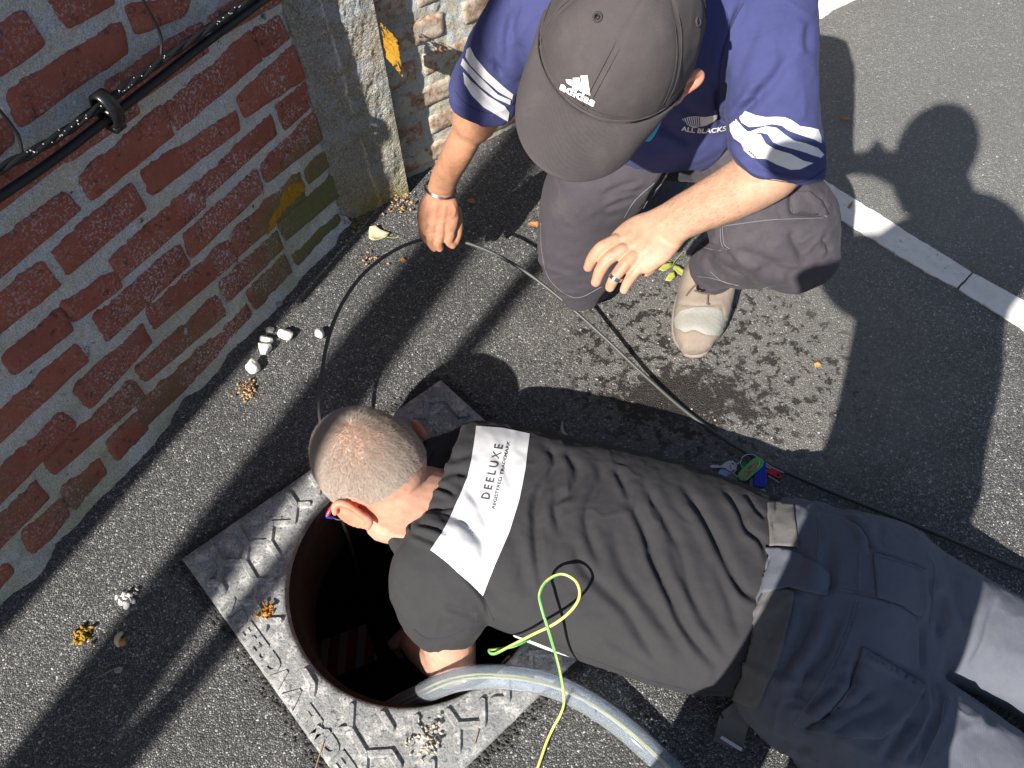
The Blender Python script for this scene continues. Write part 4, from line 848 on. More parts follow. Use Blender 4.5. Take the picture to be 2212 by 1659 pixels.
tint(kb, kn_tint); link('body', kb, M_SKIN, kn); KB = bvh(kb)
def dirarm(P, N): return np.tile(unit(at(1400, 500, .53)-at(1600, 380, .65)), (len(P), 1))
M_AH = Mt('arm hair', .5, (.24, .13, .07), .3).m
def amask(P, N): q = projn(P); return ((q[:, 0] > 1440)&(q[:, 0] < 1600)&(q[:, 1] > 360)&(q[:, 1] < 500)&((N*(CAMP-P)).sum(1) > 0))*1.0+1e-12
strands(kb, 1500, M_AH, kn, None, .009, .00009, amask, dirarm, 'arm_hair', .25)
# bracelet and ring
b = B(); c0 = at(952, 409, .348); ax = unit(at(950, 430, .32)-at(955, 390, .375)); sx = unit(at(985, 414, .348)-at(920, 404, .348)); sx = unit(sx-ax*(sx@ax)); sy = np.cross(ax, sx)
rg = [c0+sx*.0365*math.cos(t)+sy*.0275*math.sin(t) for t in np.linspace(0, 2*np.pi, 41)]
for k in (-.003, 0, .003): b.add(tube([p+ax*k for p in rg], [.0016]*41, nr=80, nt=6, caps=False))
link('bracelet', b.mesh('bracelet'), plain('dark steel', (.28, .28, .3), .3, .1, 80, 0, metal=1), kn)
b = B(); c0 = at(1330, 598, .46); ax = unit(at(1318, 620, .438)-at(1345, 577, .478)); sx = unit(np.cross(ax, [0, 0, 1])); sy = np.cross(ax, sx)
for k in (-.0025, 0, .0025): b.add(tube([c0+ax*k+sx*.0132*math.cos(t)+sy*.0132*math.sin(t) for t in np.linspace(0, 2*np.pi, 33)], [.0014]*33, nr=64, nt=6, caps=False))
link('wedding_ring', b.mesh('ring'), M_STEEL, kn)
# shirt
ks = [loft([(1120, -160, .93, 1740, -160, .93, .05, .12), (1085, -40, .92, 1768, -30, .92, .065, .12), (1110, 60, .88, 1745, 60, .88, .07, .12), (1150, 140, .80, 1650, 140, .80, .08, .10), (1210, 210, .72, 1600, 220, .71, .07, .08), (1270, 285, .66, 1585, 285, .65, .06, .07), (1340, 335, .61, 1555, 325, .60, .045, .06)], 60, 64, (.3, .3), .8),
      loft([(1565, -90, .93, 1762, -60, .92, .06, .07), (1570, 40, .90, 1762, 60, .89, .06, .07), (1570, 150, .85, 1768, 170, .85, .06, .07), (1568, 240, .79, 1776, 265, .79, .06, .07), (1576, 310, .74, 1783, 335, .73, .06, .065), (1592, 352, .71, 1780, 385, .70, .058, .06)], 50, 48, (.4, .12), .9),
      loft([(1100, -80, .92, 1260, -60, .92, .05, .06), (1045, 20, .88, 1200, 60, .86, .055, .06), (1003, 105, .80, 1150, 150, .79, .055, .06), (982, 160, .73, 1122, 215, .73, .054, .055), (983, 205, .685, 1098, 262, .68, .05, .05)], 46, 44, (.4, .12), .9)]
kshirt = union(ks, .0034, 5, 'shirt')
Z3 = lambda L: [(1437.8+.302*x, 210+.302*y) for x, y in L]; Z2 = lambda L: [(719+.35*x, .35*y) for x, y in L]
Z1r = lambda L: [(1438+.35*x, .35*y) for x, y in L]
kf = [(Z3([(640, 10), (560, 90), (500, 170), (470, 200)]), 8, .008), (Z3([(700, -80), (640, 10)]), 10, .005), (Z3([(380, -60), (375, 60), (390, 160), (440, 190)]), 7, .008), (Z3([(470, 290), (560, 400), (680, 500), (800, 560), (1000, 560)]), 7, .006), (Z3([(490, 320), (600, 450), (740, 545), (900, 590), (1080, 560)]), 6, .005), (Z3([(540, 210), (600, 260), (660, 250)]), 8, .005), (Z3([(800, 200), (900, 300), (1050, 360)]), 14, .006),
      (Z1r([(480, 20), (420, 140), (360, 300), (330, 500)]), 7, .006), (Z1r([(900, 130), (880, 250), (900, 330)]), 10, .005), (Z1r([(760, 330), (700, 450), (560, 620), (480, 700)]), 12, .007), (Z1r([(560, 100), (520, 260), (400, 520)]), 14, .004),
      (Z2([(1040, 60), (990, 220), (1010, 400), (1060, 520)]), 12, .006), (Z2([(800, 400), (870, 560), (1000, 690), (1070, 740)]), 5, .005), (Z2([(1150, 0), (1080, 200), (1080, 400)]), 9, .005), (Z2([(900, 250), (960, 380), (1060, 470)]), 9, .004), ([(1400, 230), (1440, 280), (1500, 310)], 10, .006), ([(1450, 200), (1500, 250), (1560, 262)], 10, .005)]
folds(kshirt, kf); crease(kshirt, .0045, 8, 25, [[1.2, 0, 0], [0, .6, 0], [0, 0, .6]]); crease(kshirt, .002, 20, 26); rumple(kshirt, .0022, 12, 21, 3); rumple(kshirt, .0006, 60, 23, 2)
link('shirt', kshirt, M_BLUE, kn); KS = bvh(kshirt)
for L in ([(527, 140), (570, 100), (640, 125), (720, 140), (790, 138), (850, 140), (900, 160), (960, 205), (1030, 215), (1090, 230), (1110, 290), (1110, 330), (1060, 300), (960, 265), (880, 235), (830, 200), (760, 190), (680, 205), (600, 210), (545, 180)],
          [(500, 150), (560, 215), (590, 243), (640, 228), (720, 205), (790, 215), (850, 265), (920, 310), (1000, 325), (1085, 362), (1130, 410), (1108, 434), (1000, 397), (900, 367), (820, 345), (770, 320), (730, 262), (680, 250), (600, 272), (540, 235), (500, 190)],
          [(462, 195), (490, 165), (520, 190), (545, 240), (590, 272), (680, 262), (720, 330), (790, 370), (900, 405), (980, 450), (1055, 470), (960, 515), (890, 517), (800, 482), (720, 440), (620, 430), (560, 380), (545, 330), (490, 290), (465, 240)]):
    decal('sleeve_stripe', Z3(L), KS, M_STRIPE, kn, .0012, 4)
for L in ([(850, 290), (880, 350), (960, 450), (1050, 530), (1112, 580), (1105, 612), (1020, 562), (930, 482), (850, 400), (822, 350), (830, 305)],
          [(805, 360), (850, 412), (940, 503), (1020, 582), (1098, 615), (1092, 645), (1000, 602), (900, 522), (830, 440), (793, 400)],
          [(805, 445), (860, 500), (960, 590), (1060, 652), (1088, 692), (1078, 748), (1010, 710), (930, 660), (860, 590), (815, 515)]):
    decal('sleeve_stripe', Z2(L), KS, M_STRIPE, kn, .0012, 4)
decal('chest_emblem', Z3([(115, 150), (160, 138), (215, 133), (290, 137), (372, 122), (362, 150), (345, 170), (290, 200), (205, 217), (160, 200)]), KS, M_STRIPE, kn, .0012, 4)
for k in range(8): seam('emblem_line', Z3([(125+k*16, 146-k*1.2), (150+k*13, 196+k*2)]), KS, M_BLUE, kn, .0008, .0015, 8)
text_decal('shirt_lettering', 'ALL BLACKS', Z3([(112, 232)])[0], Z3([(428, 235)])[0], (1, -9.5), KS, M_STRIPE, kn, .0014, .03, -.6)
for L in ([(983, 196), (1005, 222), (1040, 240), (1098, 252)],): seam('sleeve_hem', L, KS, M_THRD, kn)
seam('sleeve_hem', [(1590, 340), (1625, 375), (1690, 395), (1745, 390), (1782, 365)], KS, M_THRD, kn); seam('shoulder_seam', Z1r([(480, 20), (420, 130), (360, 300), (330, 480), (330, 700)]), KS, M_THRD, kn)
# trousers and shoes
kt = [loft([(1215, 250, .60, 1500, 250, .60, .06, .10), (1195, 375, .52, 1452, 345, .54, .075, .10), (1170, 445, .42, 1388, 425, .42, .08, .10), (1163, 515, .30, 1356, 505, .30, .085, .10), (1175, 578, .19, 1340, 572, .19, .08, .10), (1208, 622, .12, 1302, 618, .12, .06, .08)], 50, 48, (.4, .7), .88),
      ptube([(1268, 590, .085), (1330, 510, .085), (1395, 440, .08), (1430, 400, .075)], [.078, .07, .058, .045], nt=24),
      loft([(1560, 265, .60, 1440, 320, .60, .08, .09), (1640, 325, .57, 1508, 378, .55, .085, .10), (1735, 372, .53, 1535, 470, .50, .09, .10), (1792, 430, .48, 1560, 560, .42, .09, .11), (1795, 500, .42, 1640, 608, .36, .08, .11)], 50, 48, (.3, .55), .88),
      ptube([(1690, 520, .38), (1620, 550, .27), (1548, 566, .17), (1545, 585, .14)], [.092, .078, .064, .060], nt=28),
      ptube([(1400, 270, .50), (1560, 270, .50)], [.12, .12], nt=24)]
ktr = union(kt, .004, 6, 'trousers')
Z9 = lambda L: [(1106+.35*x, 387+.35*y) for x, y in L]
ktf = [(Z9([(180, 280), (190, 420), (230, 620), (380, 735)]), 6, .004), (Z9([(540, 160), (640, 100), (860, 60)]), 7, .004), (Z9([(560, 190), (660, 150), (800, 110)]), 7, .004), (Z9([(540, 120), (640, 60), (800, 10)]), 7, .004), (Z9([(500, 220), (600, 230), (690, 210)]), 9, .003), (Z9([(1210, 460), (1290, 450), (1400, 560), (1440, 620)]), 9, .010), (Z9([(1200, 480), (1230, 560), (1330, 620)]), 7, .006), (Z9([(1290, 290), (1280, 420), (1350, 440)]), 5, .004), (Z9([(1720, 80), (1720, 200), (1800, 210), (1930, 230)]), 6, .007), (Z9([(1910, 340), (1930, 400), (1960, 450)]), 7, .006), (Z9([(1360, 440), (1500, 480), (1640, 520)]), 12, .007), (Z9([(1450, 600), (1550, 560), (1700, 540)]), 12, .007), (Z9([(1120, 380), (1200, 430), (1270, 420)]), 5, .004), ([(1470, 350), (1440, 380), (1400, 440)], 8, .006), (Z9([(1400, 150), (1500, 190), (1650, 190)]), 9, .004), (Z9([(1700, 330), (1780, 440), (1820, 520)]), 12, .006)]
folds(ktr, ktf); crease(ktr, .006, 8, 35, [[.8, 0, 0], [0, .8, 0], [0, 0, 1.1]]); crease(ktr, .003, 19, 36); rumple(ktr, .003, 10, 31, 3); rumple(ktr, .0007, 50, 33, 2)
link('trousers', ktr, M_TRK, kn); KT = bvh(ktr)
decal('cargo_pocket', Z9([(1705, 70), (1830, 75), (1900, 130), (1945, 215), (1900, 235), (1740, 205), (1715, 140)]), KT, M_TRK, kn, .0035, 5, .003)
for L in ([(1290, 290), (1600, 250), (1935, 240)], [(1285, 285), (1295, 400), (1330, 435)], [(1300, 290), (1310, 395), (1345, 430)], [(1120, 385), (1200, 425), (1290, 440)], [(1140, 600), (1230, 610), (1390, 655)], [(1225, 570), (1300, 630), (1400, 655)], [(1735, 205), (1860, 212), (1945, 230)], [(800, 195), (850, 110), (920, 30)], [(180, 270), (185, 440), (235, 620), (390, 730), (560, 660)], [(690, 240), (760, 130), (880, 20)]):
    seam('seam', Z9(L), KT, M_THR, kn, .0007, .0008)
shoe = union([loft([(1478, 585, .10, 1590, 590, .10, .05, .09), (1462, 640, .06, 1583, 640, .06, .055, .05), (1454, 690, .045, 1573, 690, .045, .05, .035), (1457, 725, .045, 1558, 722, .045, .045, .035), (1468, 745, .04, 1542, 743, .04, .036, .03)], 40, 40, (.4, .5), .75)], .003, 4, 'shoe')
sf = union([loft([(1476, 600, .016, 1590, 600, .016, .012, .016), (1458, 645, .016, 1586, 640, .016, .012, .016), (1450, 692, .016, 1575, 690, .016, .012, .016), (1454, 732, .016, 1555, 730, .016, .012, .016), (1474, 758, .016, 1532, 757, .016, .012, .016)], 40, 32, (.6, .9), .6)], .003, 3, 'sole')
folds(shoe, [([(1458, 700), (1478, 716), (1500, 712), (1525, 722), (1548, 722), (1568, 700)], 2.5, .0022, .3), ([(1462, 655), (1510, 660), (1560, 655)], 4, .002), ([(1558, 660), (1568, 700)], 3, .0015)]); rumple(shoe, .0012, 28, 3)
sho = link('shoe', shoe, M_LEATH, kn); link('sole', sf, M_SOLE, sho); SHT = bvh(shoe)
decal('toe_cap', [(1456, 690), (1470, 672), (1500, 664), (1535, 664), (1558, 672), (1572, 690), (1568, 712), (1552, 725), (1525, 724), (1500, 712), (1480, 718), (1460, 708)], SHT, M_TOE, sho, .0012, 5)
M_LACE = plain('brown lace', (.12, .085, .07), .9, .2, 300, .4)
for L in ([(1507, 612), (1494, 625), (1483, 640)], [(1530, 622), (1529, 640), (1528, 657)], [(1500, 628), (1520, 634), (1545, 636)], [(1512, 612), (1530, 620), (1548, 622)], [(1526, 655), (1533, 658)]): seam('lace', L, SHT, M_LACE, sho, .0025, .002)
b = B(); b.add(tube([at(1515, 622, .125)+np.array([math.cos(t)*.010, math.sin(t)*.010, 0]) for t in np.linspace(0, 6.28, 17)], [.003]*17, nr=34, nt=6, caps=False)); link('eyelet', b.mesh('eyelet'), M_DKMET, sho)
s2 = union([loft([(1395, 445, .06, 1440, 480, .06, .05, .05), (1420, 385, .07, 1466, 420, .07, .05, .05), (1445, 350, .07, 1492, 380, .07, .045, .05)], 24, 24, (.5, .5), .8)], .004, 3, 'shoe'); link('shoe', s2, cloth('dark blue grey shoe fabric', (.05, .065, .085), 900), kn)
mk = union([loft([(1392, 250, .86, 1430, 262, .86, .006, .006), (1386, 285, .85, 1416, 290, .85, .006, .006), (1384, 300, .84, 1406, 304, .84, .004, .004)], 16, 16)], .002, 1, 'face_mask'); link('face_mask', mk, plain('light blue paper', (.10, .42, .62), .8, .1, 200, .3), kn)
# cap
def cap():
    root = link('cap', None, None, kn) if False else None
    nth, nph = 96, 40; V = []; a_l, a_f, a_u = .108, .128, .132
    def dome(th, ph, k=1.0):    # th around (0 = forward), ph from rim 0 to top pi/2
        r = math.cos(ph)**.82; return KC-KU*.018+(KL*math.sin(th)*a_l*k*r+KF*math.cos(th)*a_f*k*r+KU*a_u*k*math.sin(ph)**.92*(1+.03*math.cos(th)))
    for i in range(nph+1):
        for j in range(nth):
            th = 2*math.pi*j/nth; ph = -.05+(math.pi/2+.05)*i/nph if i else -.05; ph2 = max(ph, 0); p = dome(th, min(ph2, math.pi/2-.004)); 
            if ph < 0: p = p-KU*.006
            d6 = abs(((th+math.pi/6) % (math.pi/3))-math.pi/6)*math.cos(ph2); th0 = (th % (math.pi/3)); s6 = min(th0, math.pi/3-th0)*math.cos(ph2)*.12
            p = p-unit(p-KC)*(.0018*math.exp(-(s6/.0022)**2)); V.append(p)
    F = _ringfaces(nph+1, nth); F.append(tuple(nph*nth+j for j in range(nth)))
    me = mesh('crown', V, F)
    crease(me, .0030, 12, 47); rumple(me, .0045, 14, 44, 2); rumple(me, .0008, 60, 45, 2); co = link('cap_crown', me, M_CAP, kn); s = co.modifiers.new('s', 'SOLIDIFY'); s.thickness = .002; s.offset = -1
    # brim
    V = []; na, ns = 60, 16
    for i in range(ns+1):
        t = i/ns
        for j in range(na+1):
            a = math.radians(-88+176*j/na); base = dome(a, 0, 1.004)-KU*.004; ext_ = .098*(math.cos(a)**.55 if math.cos(a) > 0 else 0)*t; lat = math.sin(a)*a_l
            p = base+KF*ext_+KL*math.sin(a)*-.012*t-KU*(lat*lat*3.6*t*.9+.10*ext_+.6*ext_*ext_); V.append(p)
    F = [(i*(na+1)+j, i*(na+1)+j+1, (i+1)*(na+1)+j+1, (i+1)*(na+1)+j) for i in range(ns) for j in range(na)]
    mb = mesh('brim', V, F); rumple(mb, .001, 20, 46, 2); bo_ = link('cap_brim', mb, M_CAP, kn); s = bo_.modifiers.new('s', 'SOLIDIFY'); s.thickness = .005; s.offset = -1
    s = bo_.modifiers.new('b', 'BEVEL'); s.width = .0015; s.segments = 2
    # stitching
    for k in range(5):
        line = [V[(3+k*3)*(na+1)+j] for j in range(3, na-2)]; link('brim_stitch', tube_raw([p+KU*.0008 for p in line], .0005, 4).mesh('stitch'), M_CAP, kn)
    line = [dome(math.radians(a), .02, 1.008)+KU*.001 for a in range(-100, 101, 3)]; link('crown_seam', tube_raw(line, .0012, 6).mesh('seam'), M_CAP, kn)
    line = [dome(2*math.pi*j/60, .075, 1.004) for j in range(61)]; link('crown_seam', tube_raw(line, .0007, 5).mesh('seam'), M_CAPD, kn)
    for q in range(6):
        for sgn in (-1, 1): 
            line = [dome(q*math.pi/3+sgn*.035/max(.15, math.cos(p)), p, 1.003) for p in np.linspace(.05, 1.4, 24)]; link('panel_stitch', tube_raw(line, .0004, 4).mesh('stitch'), M_CAP, kn)
    for q in range(6):
        p = dome(q*math.pi/3+math.pi/6, .86, 1.006); n = unit(p-KC); a = unit(np.cross(n, KU)); b2 = np.cross(n, a); lp = [p+a*.0052*math.cos(t)+b2*.0052*math.sin(t) for t in np.linspace(0, 2*np.pi, 21)]
        link('eyelet', tube_raw(lp, .0016, 6).mesh('eyelet'), M_CAPD, kn); bb3 = B(); bb3.add(ell(p, a*.003, b2*.003, n*.0012, 10)); link('eyelet_hole', bb3.mesh('hole'), M_BLACK, kn)
    bt2 = B(); tp = dome(0, math.pi/2-.01); bt2.add(ell(tp, KL*.009, KF*.009, KU*.004, 14)); link('cap_button', bt2.mesh('button'), M_CAP, kn)
    return bvh(me)
CT = cap()
ZL = lambda L: [((2100+.3152*x)*.553, (200+.3152*y)*.553) for x, y in L]
M_LOGO = plain('white embroidery', (.85, .85, .84), .7, .05, 400, .3)
for L in ([(357, 342), (436, 348), (452, 432), (430, 425), (372, 390)], [(445, 325), (528, 322), (553, 500), (510, 470), (470, 455), (455, 440)], [(540, 298), (624, 293), (655, 540), (600, 520), (560, 505)]): decal('cap_logo_bar', ZL(L), CT, M_LOGO, kn, .0016, 3)
text_decal('cap_lettering', 'adidas', ZL([(282, 458)])[0], ZL([(700, 672)])[0], (6.5, -16.5), CT, M_LOGO, kn, .0026, .035)
# ------------------------------------------------------------------ photographer standing behind the camera (outside the frame; casts the shadow at the right)
HZ = unit([LD[0], LD[1], 0]); P0 = np.array([.04, -.16, 0])
def shp(px, py, back=0.0):
    s = at(px, py); dd = (s-P0)@HZ+back; return s-LD*(dd/(LD@HZ))
def wloft(secs, nr=40, nt=24, e=.9):
    Q = catmull([np.concatenate([shp(a, b), shp(c, d), [t, t]]) for a, b, c, d, t in secs], nr); C = (Q[:, :3]+Q[:, 3:6])/2; A = (Q[:, 3:6]-Q[:, :3])/2; th = np.linspace(0, 2*np.pi, nt, endpoint=False); R = []
    for k in range(nr):
        c, s = np.sign(np.cos(th))*np.abs(np.cos(th))**e, np.sign(np.sin(th))*np.abs(np.sin(th))**e; R.append(C[k]+A[k]*c[:, None]+HZ*(Q[k, 6]*s)[:, None])
    V = np.vstack(R); V[:, 2] = np.maximum(V[:, 2], .01); F = _ringfaces(nr, nt); F.append(tuple(reversed(range(nt)))); F.append(tuple((nr-1)*nt+j for j in range(nt))); return V, F
ph = thing('person', 'standing person taking the photo with a phone, only their shadow in the picture', 'person')
hp = shp(2026, 318); upz = np.array([0, 0, 1.0]); ltp = np.array([-HZ[1], HZ[0], 0])*-1
fw = unit(HZ*.8-upz*.6); uu = unit(upz*.8+HZ*.6)
handL, handR = CAMP+RW@np.array([-.085, -.01, .05]), CAMP+RW@np.array([.085, -.01, .05])
pp = head_parts(hp, ltp, uu, fw, 1.36)+[tube([hp-upz*.05, shp(2060, 470)], [.075, .08], nt=18)]
eL, eR = shp(1880, 352), shp(2040, 385)
pp += [tube([shp(2010, 405), eL, handL-HZ*.07+np.array([0, 0, .05]), handL], [.045, .032, .03, .028], nt=16), tube([shp(2100, 470), eR, handR-HZ*.06+np.array([0, 0, .05]), handR], [.05, .036, .03, .028], nt=16)]
pp += hand(handL+np.array([.0, .0, .02]), unit(RW@np.array([.2, .2, -.4])), unit(RW@np.array([.2, 1, 0])), unit(RW@np.array([-1, 0, .2])), .9)+hand(handR+np.array([.0, 0, .02]), unit(RW@np.array([-.2, .2, -.4])), unit(RW@np.array([-.2, 1, 0])), unit(RW@np.array([1, 0, .2])), .9)
pb_ = union(pp, .008, 3, 'body'); tint(pb_, lambda V, N: np.tile([.5, .3, .2], (len(V), 1))); link('body', pb_, M_SKIN, ph)
pj = union([wloft([(2008, 425, 2105, 440, .06), (1996, 452, 2175, 460, .09), (1988, 480, 2218, 505, .11), (1900, 508, 2250, 550, .11), (1862, 600, 2225, 610, .11), (1852, 660, 2178, 680, .11), (1825, 800, 2165, 830, .11), (1790, 935, 2135, 960, .11), (1740, 1040, 2120, 1080, .10)]),
            wloft([(1770, 525, 1900, 508, .03), (1775, 560, 1900, 560, .05), (1770, 600, 1880, 640, .05), (1800, 640, 1900, 680, .05)], 20),
            tube([shp(2015, 405), shp(1900, 357), shp(1800, 352)], [.045, .036, .036], nt=14)], .012, 3, 'jacket')
link('jacket', pj, M_TRK, ph)
pt_ = union([wloft([(1760, 1010, 2130, 1050, .10), (1690, 1150, 2080, 1180, .11), (1610, 1300, 2050, 1320, .11), (1545, 1400, 2020, 1430, .10)]), wloft([(1540, 1380, 1760, 1420, .09), (1470, 1530, 1700, 1540, .08), (1400, 1656, 1648, 1656, .07), (1360, 1800, 1560, 1800, .06), (1330, 1880, 1500, 1880, .055)]),
             wloft([(1740, 1380, 2030, 1430, .09), (1720, 1530, 1990, 1540, .08), (1700, 1656, 1925, 1656, .07), (1680, 1800, 1850, 1800, .06), (1660, 1880, 1820, 1880, .055)])], .012, 3, 'trousers')
link('trousers', pt_, M_TRO, ph)
fn = B()
for q in (shp(1415, 1885), shp(1740, 1885)): fn.add(ell(np.array([q[0], q[1]-.02, .04]), np.array([.05, 0, 0]), np.array([0, .12, 0]), np.array([0, 0, .045])))
link('shoes', fn.mesh('shoes'), M_BLACK, ph)
b = B(); b.add(box(CAMP+RW@np.array([0, 0, .018]), RW@np.array([.08, 0, 0]), RW@np.array([0, .038, 0]), RW@np.array([0, 0, .005]))); tag(link('phone', b.mesh('phone', False), M_BLACK), 'black phone in the photographer\'s hands, behind the camera', 'phone')

# ================================================================== CABLES AND HOSE
CB = [(775, 1250, -.50), (768, 1216, -.36), (752, 1160, -.17), (737, 1112, -.02), (712, 1000, .09), (690, 893, .135), (694, 820, .16), (708, 735, .18), (738, 658, .19), (785, 592, .193), (845, 545, .19), (905, 519, .186), (950, 513, .183), (985, 518, .178), (1050, 540, .163), (1120, 577, .138), (1200, 636, .105), (1300, 724, .058), (1400, 818, .022), (1500, 903, .009), (1620, 982, .007), (1800, 1064, .007), (2000, 1143, .007), (2212, 1232, .007), (2500, 1350, .007)]
M_CABLE = plain('dark grey cable sheath', (.060, .060, .061), .45, .15, 120, .2, .0004, .5)
b = B(); b.add(tube([at(*p) for p in CB], .0043, nr=260, nt=12)); tag(link('black_cable', b.mesh('cable'), M_CABLE), 'dark grey cable arching from the manhole through the kneeling man\'s fingers', 'cable')
def atw(px, py, h):
    r_ = ray(px, py); O = WB+WN*h; t_ = ((O-CAMP)@WN)/(r_@WN); return CAMP+r_*t_
wc = [atw(x, y, .05) for x, y in ((-900, 1010), (-400, 680), (0, 424), (120, 342), (225, 262), (330, 181), (430, 103), (590, -16), (760, -150))]
wm = [atw(x, y, .05) for x, y in ((-900, 930), (-400, 615), (0, 366), (60, 335), (140, 285), (225, 222), (270, 190), (350, 130), (450, 62), (560, -18), (720, -140))]
b = B(); b.add(tube(wc, .0085, nr=120, nt=14)); tag(link('wall_cable', b.mesh('cable'), M_BLACK), 'smooth black cable slung along the red brick wall, the lower of the two', 'cable')
mc = thing('wall_cable', 'twisted black cable with pale flecks slung along the brick wall, the upper of the two', 'cable')
Q = catmull(wm, 700); T = np.gradient(Q, axis=0); T /= np.linalg.norm(T, axis=1)[:, None]; s_ = np.cross(T, [0, 0, 1.]); s_ /= np.linalg.norm(s_, axis=1)[:, None]; u_ = np.cross(s_, T); arc = np.r_[0, np.cumsum(np.linalg.norm(np.diff(Q, axis=0), axis=1))]
for k, ph_ in enumerate((0, 2.09, 4.19)):
    an = arc/.15*2*np.pi+ph_; b = B(); b.add(tube(Q+s_*(.0036*np.cos(an))[:, None]+u_*(.0036*np.sin(an))[:, None], .0046, nr=700, nt=8)); link('strand', b.mesh('strand'), M_BLACK, mc)
fk = B(); M_FL = plain('pale grit', (.6, .6, .58), .8, .1, 60, 0)
for k in range(60):
    i = RS.randint(200, 690); d_ = unit(CAMP-Q[i])*.0092+RS.normal(0, .002, 3); fk.add(ell(Q[i]+d_, *(np.eye(3)*RS.uniform(.0006, .0017, 3)[:, None]), 6))
link('grit', fk.mesh('grit'), M_FL, mc)['kind'] = 'stuff'
def rg_clip():
    c = atw(232, 236, .052); t_ = unit(wc[5]-wc[4]); v_ = unit(atw(238, 195, .05)-atw(228, 280, .05)); v_ = unit(v_-t_*(v_@t_)); w_ = np.cross(t_, v_); b = B(); ths = np.linspace(0, 2*np.pi, 40, endpoint=False); rings = []
    for (rr_, ax_) in ((1.0, -.011), (1.0, .011), (.82, .013), (.74, .011), (.74, -.011), (.82, -.013)): rings.append([c+t_*ax_+v_*.036*rr_*math.cos(a)*(1 if abs(math.cos(a)) < .8 else .97)+w_*.026*rr_*math.sin(a) for a in ths])
    V = [v for r in rings for v in r]; n = 40; F = [(i*n+j, i*n+(j+1) % n, ((i+1) % 6)*n+(j+1) % n, ((i+1) % 6)*n+j) for i in range(6) for j in range(n)]
    b.add((V, F)); b.add(box(c, t_*.010, v_*.004, w_*.02)); b.add(box(c-v_*.034, t_*.012, v_*.006, w_*.013)); return b
o_ = tag(link('cable_clip', rg_clip().mesh('clip'), plain('shiny black plastic', (.010, .010, .011), .28, .1, 60, .2, .0003, .6)), 'chunky black plastic ring holding the two wall cables together', 'clip')
for pts, lab in ((((296, -30), (318, 18), (342, 62), (349, 90), (348, 118)), 'thin black wire dropping onto the upper wall cable near the top of the picture'), (((-40, 200), (0, 240), (28, 275), (42, 300), (48, 332)), 'thin black wire dropping onto the upper wall cable at the left edge')):
    b = B(); b.add(tube([atw(x, y, .045) for x, y in pts], .0028, nt=8)); tag(link('drop_wire', b.mesh('wire'), M_BLACK), lab, 'wire')
# clear hose
M_HOSE = Mt('clear pvc hose', .12, (.86, .92, 1.0), .6); M_HOSE.b.inputs['Transmission Weight'].default_value = .88; M_HOSE.b.inputs['IOR'].default_value = 1.25
M_HOSE.bump(M_HOSE.noise(30, 4), .12, .002); cl = M_HOSE.mix(M_HOSE.ramp(M_HOSE.noise(70, 6, .7), [(.62, 0), (.68, .7)]), (.86, .92, 1.0), (.22, .32, .45)); M_HOSE.col(cl); M_HOSE.l(M_HOSE.ramp(M_HOSE.noise(25, 5), [(.3, .03), (.7, .12)]), M_HOSE.b.inputs['Roughness']); M_HOSE = M_HOSE.m
HP = [(800, 1560, -.42), (850, 1530, -.22), (905, 1503, -.07), (945, 1483, .015), (990, 1468, .05), (1050, 1461, .062), (1125, 1466, .062), (1200, 1484, .055), (1270, 1517, .045), (1340, 1565, .034), (1400, 1617, .028), (1460, 1675, .027), (1580, 1800, .027), (1700, 1900, .027)]
hs2 = thing('clear_hose', 'clear bluish plastic hose with yellow wires inside, curving out of the manhole', 'hose')
V, F = tube([at(*p) for p in HP], .0225, nr=160, nt=32); me = mesh('hose', V, F[:-2]); o = link('hose_tube', me, M_HOSE, hs2); s = o.modifiers.new('s', 'SOLIDIFY'); s.thickness = .0022; s.offset = -1
M_YEL = plain('yellow wire sheath', (.74, .70, .20), .4, .1, 80, 0, spec=.4); M_GRN = plain('green wire stripe', (.12, .42, .12), .4, .1, 80, 0, spec=.4)
QQ = [at(*p) for p in HP]
for dx, dz, m_ in ((-.006, .004, M_YEL), (.004, .004, M_YEL), (.000, -.010, M_STRIPE)):
    b = B(); b.add(tube([q+np.array([dx, -dx*.5, dz]) for q in QQ], .0018, nr=120, nt=8)); link('inner_wire', b.mesh('inner_wire'), m_, hs2)
# earth wire
YW = [(1120, 1760, .01), (1160, 1662, .012), (1180, 1605, .015), (1196, 1570, .02), (1212, 1540, .05), (1218, 1508, .115), (1207, 1440, .18), (1190, 1380, .235), (1170, 1312, .262), (1166, 1282, .268), (1182, 1254, .270), (1214, 1240, .272), (1244, 1256, .274), (1252, 1286, .273), (1236, 1316, .266), (1200, 1346, .252), (1150, 1371, .215), (1105, 1394, .17), (1072, 1411, .145), (1060, 1411, .14), (1057, 1404, .138), (1068, 1403, .136), (1108, 1396, .13), (1140, 1382, .12), (1170, 1365, .08)]
V, F = tube([at(*p) for p in YW], .0027, nr=300, nt=10); me = mesh('earth_wire', V, F); o = link('earth_wire', me, [M_YEL, M_GRN]); mi = []
for k, f in enumerate(F):
    i, j = divmod(k, 10); mi.append(1 if (j-int(i/14)) % 10 in (0, 1, 2) else 0)
me.polygons.foreach_set('material_index', mi); tag(o, 'yellow and green striped earth wire looped over the charcoal t-shirt', 'wire')
